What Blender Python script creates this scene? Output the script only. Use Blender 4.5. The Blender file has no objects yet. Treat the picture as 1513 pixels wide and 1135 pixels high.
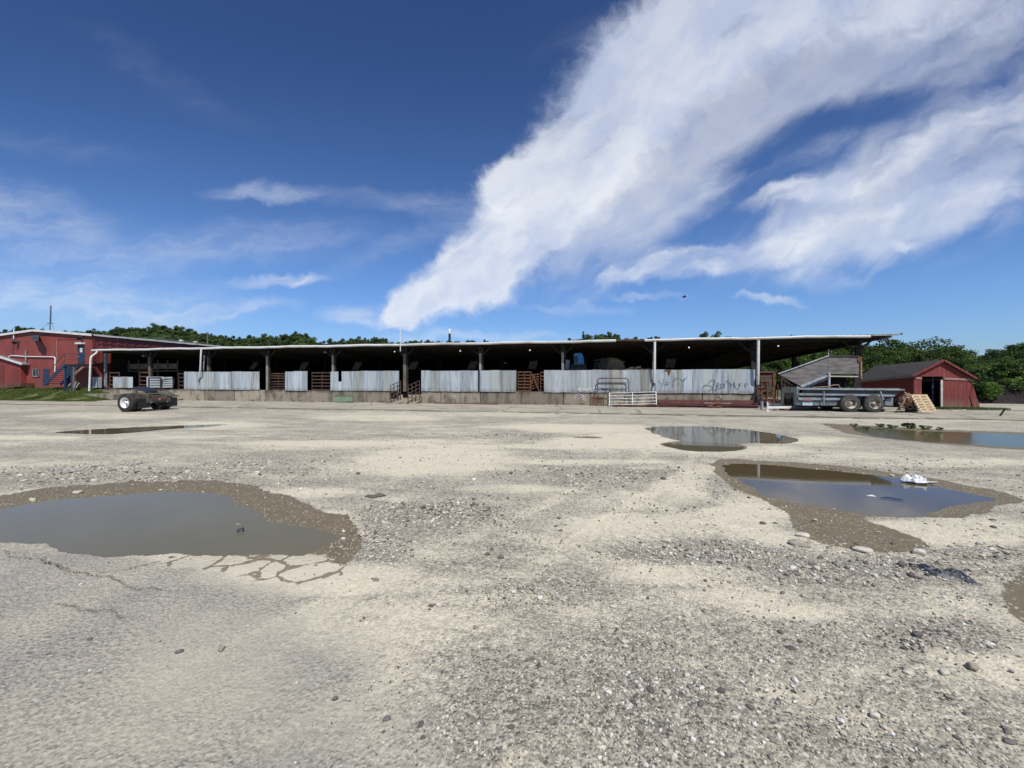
import bpy, math, random
import numpy as np
from mathutils import Vector, Matrix
random.seed(7)
rng = np.random.default_rng(11)
R = math.radians
sc = bpy.context.scene
col = sc.collection

# ------------------------------------------------------------------ camera
H = 1.7; F = 568.0; CX = 756.5; HY = 561.0
TH = R(10.7); CT, ST = math.cos(TH), math.sin(TH)
D = 25.75                                    # distance of the long barn front
cam = bpy.data.cameras.new('camera'); camo = bpy.data.objects.new('camera', cam); col.objects.link(camo)
camo.location = (0, 0, H); camo.rotation_euler = (R(90), 0, TH)
cam.sensor_width = 36; cam.lens = 36 * F / 1513; cam.shift_y = -(567.5 - HY) / 1513
cam.clip_start = .05; cam.clip_end = 5000
sc.camera = camo
def ray(px, py):
    u = (px - CX) / F; v = (HY - py) / F
    return u * CT - ST, u * ST + CT, v
def G(px, py, z=0.0):                       # point of the ground that the survey photo shows there
    a, b, c = ray(px, py); t = (z - H) / c
    return (a * t, b * t)
def W(px, py, y=D):                         # X, Z on a wall standing at distance y
    a, b, c = ray(px, py); t = y / b
    return (a * t, H + c * t)
def X(px, y=D): return W(px, 500, y)[0]
def Z(px, py, y=D): return W(px, py, y)[1]
def CW(cx, cy):                             # camera-frame ground coords -> world
    return (cx * CT - cy * ST, cx * ST + cy * CT)

# ------------------------------------------------------------------ objects
ORG = {}
def tag(o, label=None, cat=None, group=None, kind=None):
    if label: o['label'] = label
    if cat: o['category'] = cat
    if group: o['group'] = group
    if kind: o['kind'] = kind
    return o
def thing(name, label, cat, loc=(0, 0, 0), rz=0, group=None):
    o = bpy.data.objects.new(name, None); col.objects.link(o)
    o.location = loc; o.rotation_euler = (0, 0, rz); o.empty_display_size = .3
    ORG[o.name] = (Vector(loc), rz)
    return tag(o, label, cat, group)
def copy_tree(o, parent=None):
    c = o.copy(); col.objects.link(c); c.parent = parent
    for ch in list(o.children):
        copy_tree(ch, c)
    return c
class MB:
    def __init__(s): s.v = []; s.f = []; s.sm = []
    def add(s, vs, fs, smooth=False):
        n = len(s.v); s.v += [tuple(p) for p in vs]
        s.f += [tuple(i + n for i in f) for f in fs]; s.sm += [smooth] * len(fs); return s
    def box(s, x0, x1, y0, y1, z0, z1):
        if x0 > x1: x0, x1 = x1, x0
        if y0 > y1: y0, y1 = y1, y0
        if z0 > z1: z0, z1 = z1, z0
        v = [(x, y, z) for z in (z0, z1) for y in (y0, y1) for x in (x0, x1)]
        return s.add(v, [(0, 2, 3, 1), (4, 5, 7, 6), (0, 1, 5, 4), (2, 6, 7, 3), (0, 4, 6, 2), (1, 3, 7, 5)])
    def hexa(s, b, t):                       # 4 bottom points, 4 top points (ccw)
        return s.add(list(b) + list(t), [(3, 2, 1, 0), (4, 5, 6, 7), (0, 1, 5, 4), (1, 2, 6, 5), (2, 3, 7, 6), (3, 0, 4, 7)])
    def bar(s, a, b, w, h):                  # rectangular bar between two points
        a, b = Vector(a), Vector(b); d = (b - a).normalized()
        up = Vector((0, 0, 1)) if abs(d.z) < .95 else Vector((0, 1, 0))
        x = d.cross(up).normalized(); y = x.cross(d).normalized()
        q = [(-1, -1), (1, -1), (1, 1), (-1, 1)]
        return s.hexa([a + x * i * w / 2 + y * j * h / 2 for i, j in q], [b + x * i * w / 2 + y * j * h / 2 for i, j in q])
    def tube(s, pts, r, n=8, caps=True):
        pts = [Vector(p) for p in pts]; rs = r if isinstance(r, (list, tuple)) else [r] * len(pts)
        rings = []; prev = None
        for i, p in enumerate(pts):
            d = ((pts[min(i + 1, len(pts) - 1)] - pts[max(i - 1, 0)])).normalized()
            if prev is None:
                up = Vector((0, 0, 1)) if abs(d.z) < .9 else Vector((1, 0, 0)); x = d.cross(up).normalized()
            else: x = (prev - d * prev.dot(d)).normalized()
            prev = x; y = d.cross(x)
            rings.append([p + (x * math.cos(2 * math.pi * k / n) + y * math.sin(2 * math.pi * k / n)) * rs[i] for k in range(n)])
        v = [q for rg in rings for q in rg]; f = []
        for i in range(len(pts) - 1):
            for k in range(n):
                f.append((i * n + k, i * n + (k + 1) % n, (i + 1) * n + (k + 1) % n, (i + 1) * n + k))
        s.add(v, f, True)
        if caps: s.add(rings[0], [tuple(range(n))[::-1]]); s.add(rings[-1], [tuple(range(n))])
        return s
    def lathe(s, c, axis, prof, n=28, smooth=True):   # prof: list of (along axis, radius)
        c = Vector(c); d = Vector(axis).normalized()
        up = Vector((0, 0, 1)) if abs(d.z) < .9 else Vector((1, 0, 0))
        x = d.cross(up).normalized(); y = d.cross(x); v = []; f = []
        for a, r in prof:
            for k in range(n):
                t = 2 * math.pi * k / n
                v.append(c + d * a + (x * math.cos(t) + y * math.sin(t)) * r)
        for i in range(len(prof) - 1):
            for k in range(n):
                f.append((i * n + k, i * n + (k + 1) % n, (i + 1) * n + (k + 1) % n, (i + 1) * n + k))
        return s.add(v, f, smooth)
    def poly(s, pts, th=0, nrm=(0, 1, 0)):
        n = len(pts)
        if th == 0: return s.add(pts, [tuple(range(n))])
        o = Vector(nrm) * th; p2 = [Vector(p) + o for p in pts]
        f = [tuple(range(n)), tuple(range(2 * n - 1, n - 1, -1))] + [(i, i + n, (i + 1) % n + n, (i + 1) % n) for i in range(n)]
        return s.add(list(pts) + p2, f)
    def corr(s, x0, x1, z0, z1, y, per=.076, amp=.009, zt=0, lean=0):   # corrugated sheet along x
        nx = max(4, int((x1 - x0) / per * 4)); v = []; f = []
        for i in range(nx + 1):
            x = x0 + (x1 - x0) * i / nx; w = amp * math.sin(2 * math.pi * x / per)
            v += [(x, y + w, z0), (x, y + w + lean, z1 + zt * i / nx)]
        for i in range(nx): f.append((2 * i, 2 * i + 2, 2 * i + 3, 2 * i + 1))
        return s.add(v, f, True)
    def build(s, name, mat, parent=None, bevel=0, local=False):
        if parent is not None and not local:
            loc, rz = ORG[parent.name]; m = Matrix.Rotation(-rz, 3, 'Z')
            vs = [tuple(m @ (Vector(p) - loc)) for p in s.v]
        else: vs = [tuple(p) for p in s.v]
        me = bpy.data.meshes.new(name); me.from_pydata(vs, [], s.f); me.validate(); 
        if len(me.polygons) == len(s.sm): me.polygons.foreach_set('use_smooth', s.sm)
        me.materials.append(mat)
        o = bpy.data.objects.new(name, me); col.objects.link(o)
        if parent is not None: o.parent = parent; ORG[o.name] = ORG[parent.name]
        else: ORG[o.name] = (Vector((0, 0, 0)), 0)
        if bevel:
            b = o.modifiers.new('bevel', 'BEVEL'); b.width = bevel; b.segments = 2; b.limit_method = 'ANGLE'
        return o
def npmesh(name, V, Fc, mat, nper, smooth=False):     # fast mesh from numpy arrays (all faces nper-gons)
    me = bpy.data.meshes.new(name); me.vertices.add(len(V)); me.vertices.foreach_set('co', np.ascontiguousarray(V, np.float32).ravel())
    me.loops.add(Fc.size); me.loops.foreach_set('vertex_index', np.ascontiguousarray(Fc, np.int32).ravel())
    me.polygons.add(len(Fc)); me.polygons.foreach_set('loop_start', np.arange(0, Fc.size, nper, dtype=np.int32))
    me.polygons.foreach_set('use_smooth', np.full(len(Fc), smooth))
    me.update(calc_edges=True); me.materials.append(mat)
    return me

# ------------------------------------------------------------------ materials
class NT:
    def __init__(s, name, world=None):
        if world: s.t = world.node_tree
        else:
            s.m = bpy.data.materials.new(name); s.m.use_nodes = True; s.t = s.m.node_tree
        s.t.nodes.clear()
    def n(s, typ, **kw):
        nd = s.t.nodes.new(typ)
        for k, v in kw.items():
            if k.startswith('i_'):
                key = k[2:]; key = int(key) if key.isdigit() else key.replace('_', ' ')
                s.put(nd.inputs[key], v)
            else: setattr(nd, k, v)
        return nd
    def put(s, inp, v):
        if isinstance(v, bpy.types.NodeSocket): s.t.links.new(v, inp)
        elif isinstance(v, bpy.types.Node): s.t.links.new(v.outputs[0], inp)
        else: inp.default_value = v
    def math(s, op, a, b=0.0, c=None, clamp=False):
        nd = s.t.nodes.new('ShaderNodeMath'); nd.operation = op; nd.use_clamp = clamp
        s.put(nd.inputs[0], a); s.put(nd.inputs[1], b)
        if c is not None: s.put(nd.inputs[2], c)
        return nd.outputs[0]
    def vmath(s, op, a, b=(0, 0, 0), out=0):
        nd = s.t.nodes.new('ShaderNodeVectorMath'); nd.operation = op
        s.put(nd.inputs[0], a)
        if op == 'SCALE': s.put(nd.inputs['Scale'], b)
        else: s.put(nd.inputs[1], b)
        return nd.outputs[out]
    def mix(s, f, a, b, mode='MIX'):
        nd = s.t.nodes.new('ShaderNodeMix'); nd.data_type = 'RGBA'; nd.blend_type = mode
        s.put(nd.inputs[0], f)
        for i, v in ((6, a), (7, b)):
            if isinstance(v, tuple) and len(v) == 3: v = v + (1,)
            s.put(nd.inputs[i], v)
        return nd.outputs[2]
    def ramp(s, f, lo, hi, a=0.0, b=1.0, smooth=True):
        nd = s.t.nodes.new('ShaderNodeMapRange'); nd.interpolation_type = 'SMOOTHSTEP' if smooth else 'LINEAR'
        s.put(nd.inputs[0], f)
        for i, v in ((1, lo), (2, hi), (3, a), (4, b)): s.put(nd.inputs[i], v)
        return nd.outputs[0]
    def noise(s, vec, scale, detail=4, rough=.55, dist=0.0, out='Fac'):
        nd = s.t.nodes.new('ShaderNodeTexNoise'); s.put(nd.inputs['Vector'], vec)
        nd.inputs['Scale'].default_value = scale; nd.inputs['Detail'].default_value = detail
        nd.inputs['Roughness'].default_value = rough; nd.inputs['Distortion'].default_value = dist
        return nd.outputs[out]
    def vor(s, vec, scale, feature='F1', out='Distance', rnd=1.0):
        nd = s.t.nodes.new('ShaderNodeTexVoronoi'); nd.feature = feature; s.put(nd.inputs['Vector'], vec)
        nd.inputs['Scale'].default_value = scale; nd.inputs['Randomness'].default_value = rnd
        return nd.outputs[out]
    def geo(s): return s.n('ShaderNodeNewGeometry')
    def pos(s): return s.geo().outputs['Position']
    def stretch(s, vec, sc_):
        return s.vmath('MULTIPLY', vec, sc_)
    def out(s, shader):
        o = s.n('ShaderNodeOutputMaterial'); s.t.links.new(shader, o.inputs[0]); return s.m
    def bsdf(s, colr, rough=.8, metal=0.0, bump=None, bstr=.3, bdist=.01, spec=.5, **kw):
        b = s.n('ShaderNodeBsdfPrincipled')
        s.put(b.inputs['Base Color'], colr if not (isinstance(colr, tuple) and len(colr) == 3) else colr + (1,))
        s.put(b.inputs['Roughness'], rough); s.put(b.inputs['Metallic'], metal); b.inputs['Specular IOR Level'].default_value = spec
        for k, v in kw.items(): s.put(b.inputs[k.replace('_', ' ')], v)
        if bump is not None:
            bn = s.n('ShaderNodeBump'); bn.inputs['Strength'].default_value = bstr; bn.inputs['Distance'].default_value = bdist
            s.put(bn.inputs['Height'], bump); s.t.links.new(bn.outputs[0], b.inputs['Normal'])
        return b.outputs[0]
def worn(name, c1, c2, scale=2.0, rough=.7, metal=0.0, lo=.4, hi=.65, isl=.0, st=(1, 1, 1), rust=None, rlo=.62, rhi=.72, rscale=3.0, bstr=.15):
    m = NT(name); p = m.stretch(m.pos(), st)
    n1 = m.noise(p, scale, 6, .6); c = m.mix(m.ramp(n1, lo, hi), c1, c2)
    fine = m.noise(p, scale * 9, 3, .6)
    c = m.mix(.35, c, m.mix(fine, (.35,) * 3, (1.5,) * 3), 'MULTIPLY')
    if isl:
        ri = m.geo().outputs['Random Per Island']
        v = m.ramp(ri, 0, 1, 1 - isl, 1 + isl, False)
        cc = m.n('ShaderNodeCombineColor'); [m.put(cc.inputs[i], v) for i in range(3)]
        c = m.mix(1.0, c, cc.outputs[0], 'MULTIPLY')
    if rust:
        rn = m.noise(p, rscale, 7, .65); c = m.mix(m.ramp(rn, rlo, rhi), c, rust)
    return m.out(m.bsdf(c, rough, metal, fine, bstr, .01))

M = {}
def tin(name, c1, c2, warm):
    m = NT(name); p = m.pos(); g = m.geo(); ri = g.outputs['Random Per Island']
    n = m.noise(m.stretch(p, (5, 5, .35)), 1.3, 6, .62); c = m.mix(m.ramp(n, .36, .66), c1, c2)
    r2 = m.math('FRACT', m.math('MULTIPLY', ri, 17.3)); c = m.mix(m.math('MULTIPLY', m.math('GREATER_THAN', r2, .62), warm * 1.6), c, (.40, .385, .30))
    s = m.noise(m.stretch(p, (2.2, 2.2, .10)), 1.0, 5, .6); c = m.mix(m.ramp(s, .57, .72, 0, warm * 1.9), c, (.24, .15, .07))
    d = m.noise(m.stretch(p, (3, 3, .2)), 1.4, 5, .6); c = m.mix(m.ramp(d, .52, .70, 0, .70), c, (.15, .155, .14))
    v = m.ramp(m.math('FRACT', m.math('MULTIPLY', ri, 7.7)), 0, 1, .74, 1.14, False); k = m.n('ShaderNodeCombineColor'); [m.put(k.inputs[i], v) for i in range(3)]
    c = m.mix(1.0, c, k.outputs[0], 'MULTIPLY')
    z = m.n('ShaderNodeSeparateXYZ', i_0=p).outputs[2]; c = m.mix(m.math('MULTIPLY', m.ramp(z, 1.15, .9), m.ramp(n, .35, .6, .1, .55)), c, (.17, .14, .11))
    f = m.noise(p, 22, 3, .6); c = m.mix(.25, c, m.mix(f, (.5,) * 3, (1.4,) * 3), 'MULTIPLY')
    return m.out(m.bsdf(c, .48, .15, f, .1, .01))
M['conc'] = None
M['galv'] = tin('galvanised_tin', (.46, .51, .55), (.36, .385, .38), .42)
M['galvlow'] = tin('tin_skirt', (.50, .57, .62), (.40, .45, .47), .22)
M['postgrey'] = worn('grey_painted_post', (.34, .33, .31), (.2, .18, .16), 3, .7, st=(3, 3, .6))
M['white'] = worn('white_paint_metal', (.80, .81, .80), (.62, .62, .60), 2, .45, 0, .45, .75)
M['whiterust'] = worn('white_gutter_rusting', (.72, .72, .70), (.52, .50, .46), 1.1, .5, 0, .4, .75, rust=(.22, .11, .05), rlo=.64, rhi=.75, rscale=1.3)
M['rustm'] = worn('rusted_steel', (.17, .075, .04), (.09, .045, .03), 4, .85, .1, rust=(.28, .17, .11), rlo=.6, rhi=.75)
M['redbeam'] = worn('red_oxide_beam', (.16, .055, .045), (.09, .035, .03), 3, .8)
M['brownpipe'] = worn('brown_painted_pipe', (.10, .055, .04), (.05, .03, .025), 5, .7)
M['greypipe'] = worn('grey_pipe', (.12, .13, .135), (.07, .07, .07), 4, .5, .3)
M['blackpipe'] = worn('black_pipe', (.035, .035, .04), (.02, .02, .022), 4, .5, .2)
M['palepipe'] = worn('pale_galvanised_pipe', (.55, .57, .58), (.36, .37, .37), 4, .45, .3)
M['dark'] = worn('dark_barn_timber', (.030, .024, .020), (.015, .012, .010), 3, .9)  # near-black also holds the shade inside the barn
M['darkwall'] = worn('dark_barn_siding', (.02, .017, .015), (.011, .010, .009), 2, .95)  # siding colour darkened to carry the interior shade
M['under'] = worn('shade_dark_roof_underside', (.020, .019, .019), (.010, .010, .010), 1, .9)  # shade under the roof is put into this near-black colour
M['timber'] = worn('old_timber_post', (.20, .17, .14), (.10, .08, .065), 4, .85, st=(4, 4, .6))
M['ply'] = worn('weathered_grey_plywood', (.215, .20, .19), (.125, .115, .108), 2.2, .9, st=(.7, 1, 3), rscale=2)
M['plydark'] = worn('dusty_plywood', (.26, .215, .155), (.17, .14, .10), 3, .9)
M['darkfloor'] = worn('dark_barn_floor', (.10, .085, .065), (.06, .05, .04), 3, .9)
M['pine'] = worn('fresh_pine_slats', (.70, .56, .36), (.58, .44, .27), 5, .8, isl=.12)
M['roofdk'] = worn('dark_shingle_roof', (.035, .032, .033), (.06, .055, .052), 5, .95, isl=0)
M['rooftin'] = worn('tin_roof_top', (.34, .35, .36), (.22, .21, .20), 1, .5, .4, rust=(.18, .1, .06))
M['blue'] = worn('blue_painted_steel', (.028, .060, .13), (.018, .035, .085), 4, .55)
M['bluecab'] = worn('bright_blue_plastic', (.05, .36, .80), (.04, .28, .66), 3, .35)
M['glassdk'] = worn('dark_window_glass', (.012, .014, .017), (.02, .022, .024), 2, .08)
M['tyre'] = worn('tyre_rubber', (.022, .021, .020), (.045, .041, .036), 6, .85)
M['tyredusty'] = worn('dusty_tyre_rubber', (.045, .044, .042), (.085, .08, .075), 6, .9)
M['rimwhite'] = worn('white_wheel_rim', (.80, .80, .78), (.62, .61, .58), 4, .35)
M['rimrust'] = worn('cream_rim_rusting', (.50, .46, .38), (.15, .11, .08), 6, .6, lo=.42, hi=.58)
M['flap'] = worn('black_mud_flap', (.012, .012, .013), (.02, .02, .02), 4, .6)
M['frame'] = worn('greasy_truck_frame', (.13, .118, .09), (.06, .053, .042), 5, .8, rust=(.24, .19, .13))
M['lens'] = worn('red_lamp_lens', (.22, .015, .015), (.12, .01, .01), 4, .2)
M['sprgrey'] = worn('blue_grey_spreader_paint', (.055, .066, .070), (.035, .041, .044), 2.5, .6, rust=(.13, .08, .05), rlo=.66, rhi=.8)
M['sprlight'] = worn('pale_steel_rail', (.34, .38, .41), (.22, .24, .26), 2.5, .45, .2)
M['sprgalv'] = worn('scuffed_galvanised_box', (.24, .27, .28), (.13, .145, .15), 2.0, .5, .3)
M['sticker'] = worn('pale_blue_sticker', (.48, .56, .62), (.38, .46, .52), 4, .5)
M['orange'] = worn('faded_orange_stripe', (.40, .14, .08), (.3, .1, .06), 4, .5)
M['tan'] = worn('tan_rusty_implement', (.36, .24, .17), (.20, .11, .07), 4, .8)
M['shedred'] = None
M['shedtrim'] = worn('faded_pink_trim', (.36, .21, .18), (.28, .15, .12), 4, .7)
M['greytrim'] = worn('grey_fascia', (.30, .29, .30), (.2, .2, .2), 4, .7)
M['hay'] = worn('old_hay', (.62, .46, .26), (.38, .28, .16), 8, .95, bstr=.8)
M['barrel'] = worn('grey_plastic_drum', (.50, .50, .50), (.36, .36, .35), 4, .5)
M['green'] = worn('faded_green_sheet', (.10, .17, .10), (.14, .19, .12), 3, .7, rust=(.17, .12, .07))
M['whiteplank'] = worn('white_weathered_plank', (.60, .57, .50), (.45, .42, .36), 4, .8)
M['stone'] = None
M['paintgraf'] = worn('dark_blue_spray_paint', (.09, .11, .17), (.20, .24, .31), 9, .6, lo=.45, hi=.7)
M['paintfaint'] = worn('faded_grey_spray_paint', (.34, .39, .44), (.42, .47, .52), 9, .6)
M['paintwhite'] = worn('white_spray_paint', (.75, .76, .77), (.6, .6, .6), 9, .6)
M['black'] = worn('matt_black', (.01, .01, .01), (.015, .015, .015), 3, .8)
M['plastic'] = worn('white_crumpled_plastic', (.78, .79, .80), (.6, .62, .64), 9, .4)
M['rag'] = worn('dark_wet_rag', (.04, .045, .055), (.12, .13, .15), 12, .5, lo=.5, hi=.6)
M['cardb'] = worn('grey_scrap', (.12, .105, .09), (.08, .07, .06), 6, .8)
M['mounddk'] = worn('dark_earth_mound', (.020, .014, .012), (.006, .005, .006), 1.6, .95, bstr=.6)
M['moundtan'] = worn('tan_earth', (.05, .04, .028), (.02, .018, .013), 1.4, .95)
M['bird'] = worn('dark_feathers', (.02, .02, .02), (.03, .03, .03), 3, .8)
M['firewood'] = worn('piled_scrap_wood', (.38, .25, .17), (.20, .13, .09), 6, .9, isl=.4)

def m_conc():
    m = NT('stained_concrete'); p = m.pos()
    ri = m.n('ShaderNodeObjectInfo').outputs['Random']
    base = m.mix(ri, (.40, .355, .275), (.21, .18, .135))
    n = m.noise(m.stretch(p, (1.3, 1.3, .55)), 1.6, 7, .62)
    c = m.mix(m.ramp(n, .46, .68, 0, .85), base, (.10, .082, .058))
    n2 = m.noise(p, 14, 4, .6); c = m.mix(.4, c, m.mix(n2, (.4,) * 3, (1.5,) * 3), 'MULTIPLY')
    z = m.n('ShaderNodeSeparateXYZ', i_0=p).outputs[2]
    c = m.mix(m.math('MULTIPLY', m.ramp(z, .6, .93), m.ramp(m.noise(m.stretch(p, (2, 2, .4)), 1.5, 5, .6), .35, .6)), c, (.05, .043, .034))
    g = m.math('MULTIPLY', m.ramp(z, .25, 0.0), m.ramp(m.noise(p, 2.1, 5), .5, .62))
    c = m.mix(g, c, (.06, .065, .03))
    return m.out(m.bsdf(c, .9, 0, n2, .3, .02))
M['conc'] = m_conc()
def m_red(name, c1, c2, per=None):
    m = NT(name); p = m.pos()
    n = m.noise(m.stretch(p, (1, 1, .4)), .9, 6, .6); c = m.mix(m.ramp(n, .35, .7), c1, c2)
    f = m.noise(m.stretch(p, (9, 9, .5)), 1.8, 4, .6); c = m.mix(.4, c, m.mix(f, (.5,) * 3, (1.45,) * 3), 'MULTIPLY')
    z = m.n('ShaderNodeSeparateXYZ', i_0=p).outputs[2]
    c = m.mix(m.math('MULTIPLY', m.ramp(z, 1.8, .9), m.ramp(n, .35, .6, .1, .6)), c, (.17, .10, .08))
    return m.out(m.bsdf(c, .6, 0, f, .1, .01))
M['red'] = m_red('red_painted_steel', (.295, .066, .056), (.225, .052, .046))
M['redrib'] = m_red('red_ribbed_siding', (.225, .048, .042), (.165, .036, .032))
M['rednew'] = m_red('bright_red_block', (.28, .052, .044), (.23, .042, .036))
def m_shed():
    m = NT('weathered_red_boards'); p = m.pos()
    co = m.n('ShaderNodeTexCoord').outputs['Object']
    n = m.noise(m.stretch(p, (6, 6, .5)), 2.2, 6, .62); c = m.mix(m.ramp(n, .34, .68), (.235, .046, .040), (.165, .034, .030))
    f = m.noise(p, 20, 4, .6); c = m.mix(.4, c, m.mix(f, (.5,) * 3, (1.45,) * 3), 'MULTIPLY')
    x = m.n('ShaderNodeSeparateXYZ', i_0=co).outputs; s = m.math('ADD', x[0], x[1]); fr = m.math('FRACT', m.math('MULTIPLY', s, 5.0))
    c = m.mix(m.math('MULTIPLY', m.math('LESS_THAN', fr, .10), .75), c, (.05, .012, .012))
    z = m.n('ShaderNodeSeparateXYZ', i_0=p).outputs[2]; c = m.mix(m.math('MULTIPLY', m.ramp(z, .75, .05), m.ramp(n, .35, .62, .15, .8)), c, (.22, .16, .12))
    c = m.mix(m.ramp(m.noise(m.stretch(p, (3, 3, .7)), 2.0, 6, .65), .60, .72, 0, .55), c, (.30, .17, .14))
    return m.out(m.bsdf(c, .85, 0, f, .25, .01))
M['shedred'] = m_shed()
def m_bulb():
    m = NT('lit_bulb'); e = m.n('ShaderNodeEmission'); e.inputs[0].default_value = (1, .97, .9, 1); e.inputs[1].default_value = .8
    return m.out(e.outputs[0])
M['bulb'] = m_bulb()
def m_leaf(name, ca, cb, cc):
    m = NT(name); g = m.geo(); ri = g.outputs['Random Per Island']; p = g.outputs['Position']
    c = m.mix(ri, ca, cb); c = m.mix(m.ramp(m.noise(p, .35, 3), .4, .62), c, cc)
    oi = m.n('ShaderNodeObjectInfo').outputs['Random']
    v = m.ramp(oi, 0, 1, .60, 1.35, False); k = m.n('ShaderNodeCombineColor'); [m.put(k.inputs[i], v) for i in range(3)]
    c = m.mix(1.0, c, k.outputs[0], 'MULTIPLY')
    d = m.bsdf(c, .75, spec=.25); t = m.n('ShaderNodeBsdfTranslucent'); m.put(t.inputs[0], c)
    x = m.n('ShaderNodeMixShader'); x.inputs[0].default_value = .22; m.t.links.new(d, x.inputs[1]); m.t.links.new(t.outputs[0], x.inputs[2])
    return m.out(x.outputs[0])
M['leaf'] = m_leaf('broadleaf_foliage', (.075, .135, .026), (.15, .22, .045), (.050, .092, .020))
M['leaffar'] = m_leaf('ridge_foliage', (.070, .120, .032), (.13, .185, .050), (.048, .082, .028))
M['leafdk'] = m_leaf('dark_green_foliage', (.045, .080, .022), (.085, .125, .035), (.030, .054, .018))  # darker green leaf variant for some trees and bushes
M['bark'] = worn('tree_bark', (.09, .07, .055), (.05, .04, .03), 6, .95)
M['grassm'] = m_leaf('grass_blades', (.08, .13, .025), (.16, .19, .05), (.07, .10, .025))
# ------------------------------------------------------------------ noise helpers
def vnoise(x, y, seed=0):
    xi = np.floor(x).astype(np.int64); yi = np.floor(y).astype(np.int64); xf = x - xi; yf = y - yi
    def h(a, b):
        n = (a * 374761393 + b * 668265263 + seed * 1442695041) & 0xFFFFFFFF
        n = ((n ^ (n >> 13)) * 1274126177) & 0xFFFFFFFF
        return ((n ^ (n >> 16)) & 0xFFFF) / 65535.0
    sx = xf * xf * (3 - 2 * xf); sy = yf * yf * (3 - 2 * yf)
    a = h(xi, yi); b = h(xi + 1, yi); c = h(xi, yi + 1); d = h(xi + 1, yi + 1)
    return a + (b - a) * sx + (c - a) * sy + (a - b - c + d) * sx * sy
def fbm(x, y, seed=0, o=4, g=.5):
    t = 0; a = 1; s = 0
    for i in range(o):
        t = t + a * vnoise(x, y, seed + i * 17); s += a; a *= g; x = x * 2.03 + 5.1; y = y * 2.03 + 3.7
    return t / s
def sstep(x, a, b):
    t = np.clip((x - a) / (b - a), 0, 1); return t * t * (3 - 2 * t)
def smoothpoly(pts, k=4):
    P = np.array(pts, float); n = len(P); out = []
    for i in range(n):
        p0, p1, p2, p3 = P[i - 1], P[i], P[(i + 1) % n], P[(i + 2) % n]
        for j in range(k):
            t = j / k
            out.append(.5 * ((2 * p1) + (-p0 + p2) * t + (2 * p0 - 5 * p1 + 4 * p2 - p3) * t * t + (-p0 + 3 * p1 - 3 * p2 + p3) * t ** 3))
    return np.array(out)
def sdist(x, y, P):                          # signed distance, positive inside
    out = np.full(x.shape, -9.0); m = (x > P[:, 0].min() - 2) & (x < P[:, 0].max() + 2) & (y > P[:, 1].min() - 2) & (y < P[:, 1].max() + 2)
    if not m.any(): return out
    xs, ys = x[m], y[m]; dmin = np.full(xs.shape, 1e9); ins = np.zeros(xs.shape, bool)
    for i in range(len(P)):
        ax, ay = P[i]; bx, by = P[(i + 1) % len(P)]; dx, dy = bx - ax, by - ay
        t = np.clip(((xs - ax) * dx + (ys - ay) * dy) / (dx * dx + dy * dy + 1e-12), 0, 1)
        dmin = np.minimum(dmin, (xs - ax - t * dx) ** 2 + (ys - ay - t * dy) ** 2)
        c = ((ay > ys) != (by > ys)); 
        with np.errstate(divide='ignore', invalid='ignore'):
            ins ^= c & (xs < (bx - ax) * (ys - ay) / (by - ay if by != ay else 1e-12) + ax)
    out[m] = np.sqrt(dmin) * np.where(ins, 1, -1); return out
def gp(lst): return smoothpoly([G(a, b) for a, b in lst])

WATER = {
 'near_left': [(-160, 775), (-90, 755), (0, 749), (66, 739), (139, 732), (248, 725.5), (314, 728), (350, 735), (344, 743), (380, 752), (390, 765), (440, 775), (489, 785), (496, 795), (463, 811), (439, 818), (397, 815), (330, 818), (274, 816), (231, 815), (198, 818), (159, 821), (126, 818), (99, 814), (66, 802), (33, 800), (0, 797), (-80, 800), (-150, 800)],
 'far_left': [(80, 638), (150, 633), (240, 629), (300, 627), (338, 626.5), (300, 630.5), (255, 633), (210, 637), (165, 640.5), (110, 640)],
 'mid_right': [(955, 632), (978, 629.5), (1053, 630), (1122, 637), (1175, 647), (1167, 654), (1114, 654), (1078, 654), (1015, 651), (985, 646), (968, 640)],
 'mid_right_low': [(975, 655), (1012, 650.5), (1060, 651.5), (1094, 656), (1103, 661), (1090, 665), (1053, 666.5), (1010, 664)],
 'big_right': [(1069, 686), (1118, 685), (1167, 688), (1228, 694), (1319, 704), (1368, 714), (1432, 727), (1470, 738), (1428, 742), (1387, 750), (1364, 761), (1300, 761), (1205, 746), (1129, 731), (1118, 721), (1099, 713), (1080, 702)],
 'far_right': [(1262, 630), (1300, 632), (1364, 636), (1430, 638), (1513, 641), (1640, 646), (1660, 665), (1513, 660.5), (1432, 655.5), (1357, 651), (1300, 645), (1270, 638)],
}
WET = [
 [(-190, 762), (-90, 742), (0, 732), (50, 725), (110, 717), (198, 712), (297, 709), (357, 714), (397, 725), (440, 735), (476, 757), (514, 760), (531, 776), (538, 800), (511, 836), (490, 829), (470, 819), (397, 818), (330, 820), (231, 817), (126, 820), (66, 805), (0, 799), (-80, 803), (-160, 806)],
 [(1055, 680), (1129, 681), (1243, 689), (1319, 699), (1394, 710), (1478, 727), (1520, 742), (1470, 751), (1444, 765), (1370, 764), (1288, 766), (1319, 782), (1364, 799), (1375, 812), (1319, 820), (1262, 814), (1205, 802), (1175, 785), (1152, 752), (1110, 732), (1065, 710)],
 [(1478, 872), (1500, 850), (1580, 840), (1620, 930), (1545, 935), (1513, 930), (1490, 905)],
 [(1215, 626), (1262, 628), (1364, 634), (1513, 639), (1640, 643), (1660, 672), (1513, 665), (1400, 658), (1300, 648), (1250, 640)],
 [(845, 646), (870, 644.5), (893, 646), (870, 648)],
]
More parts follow.
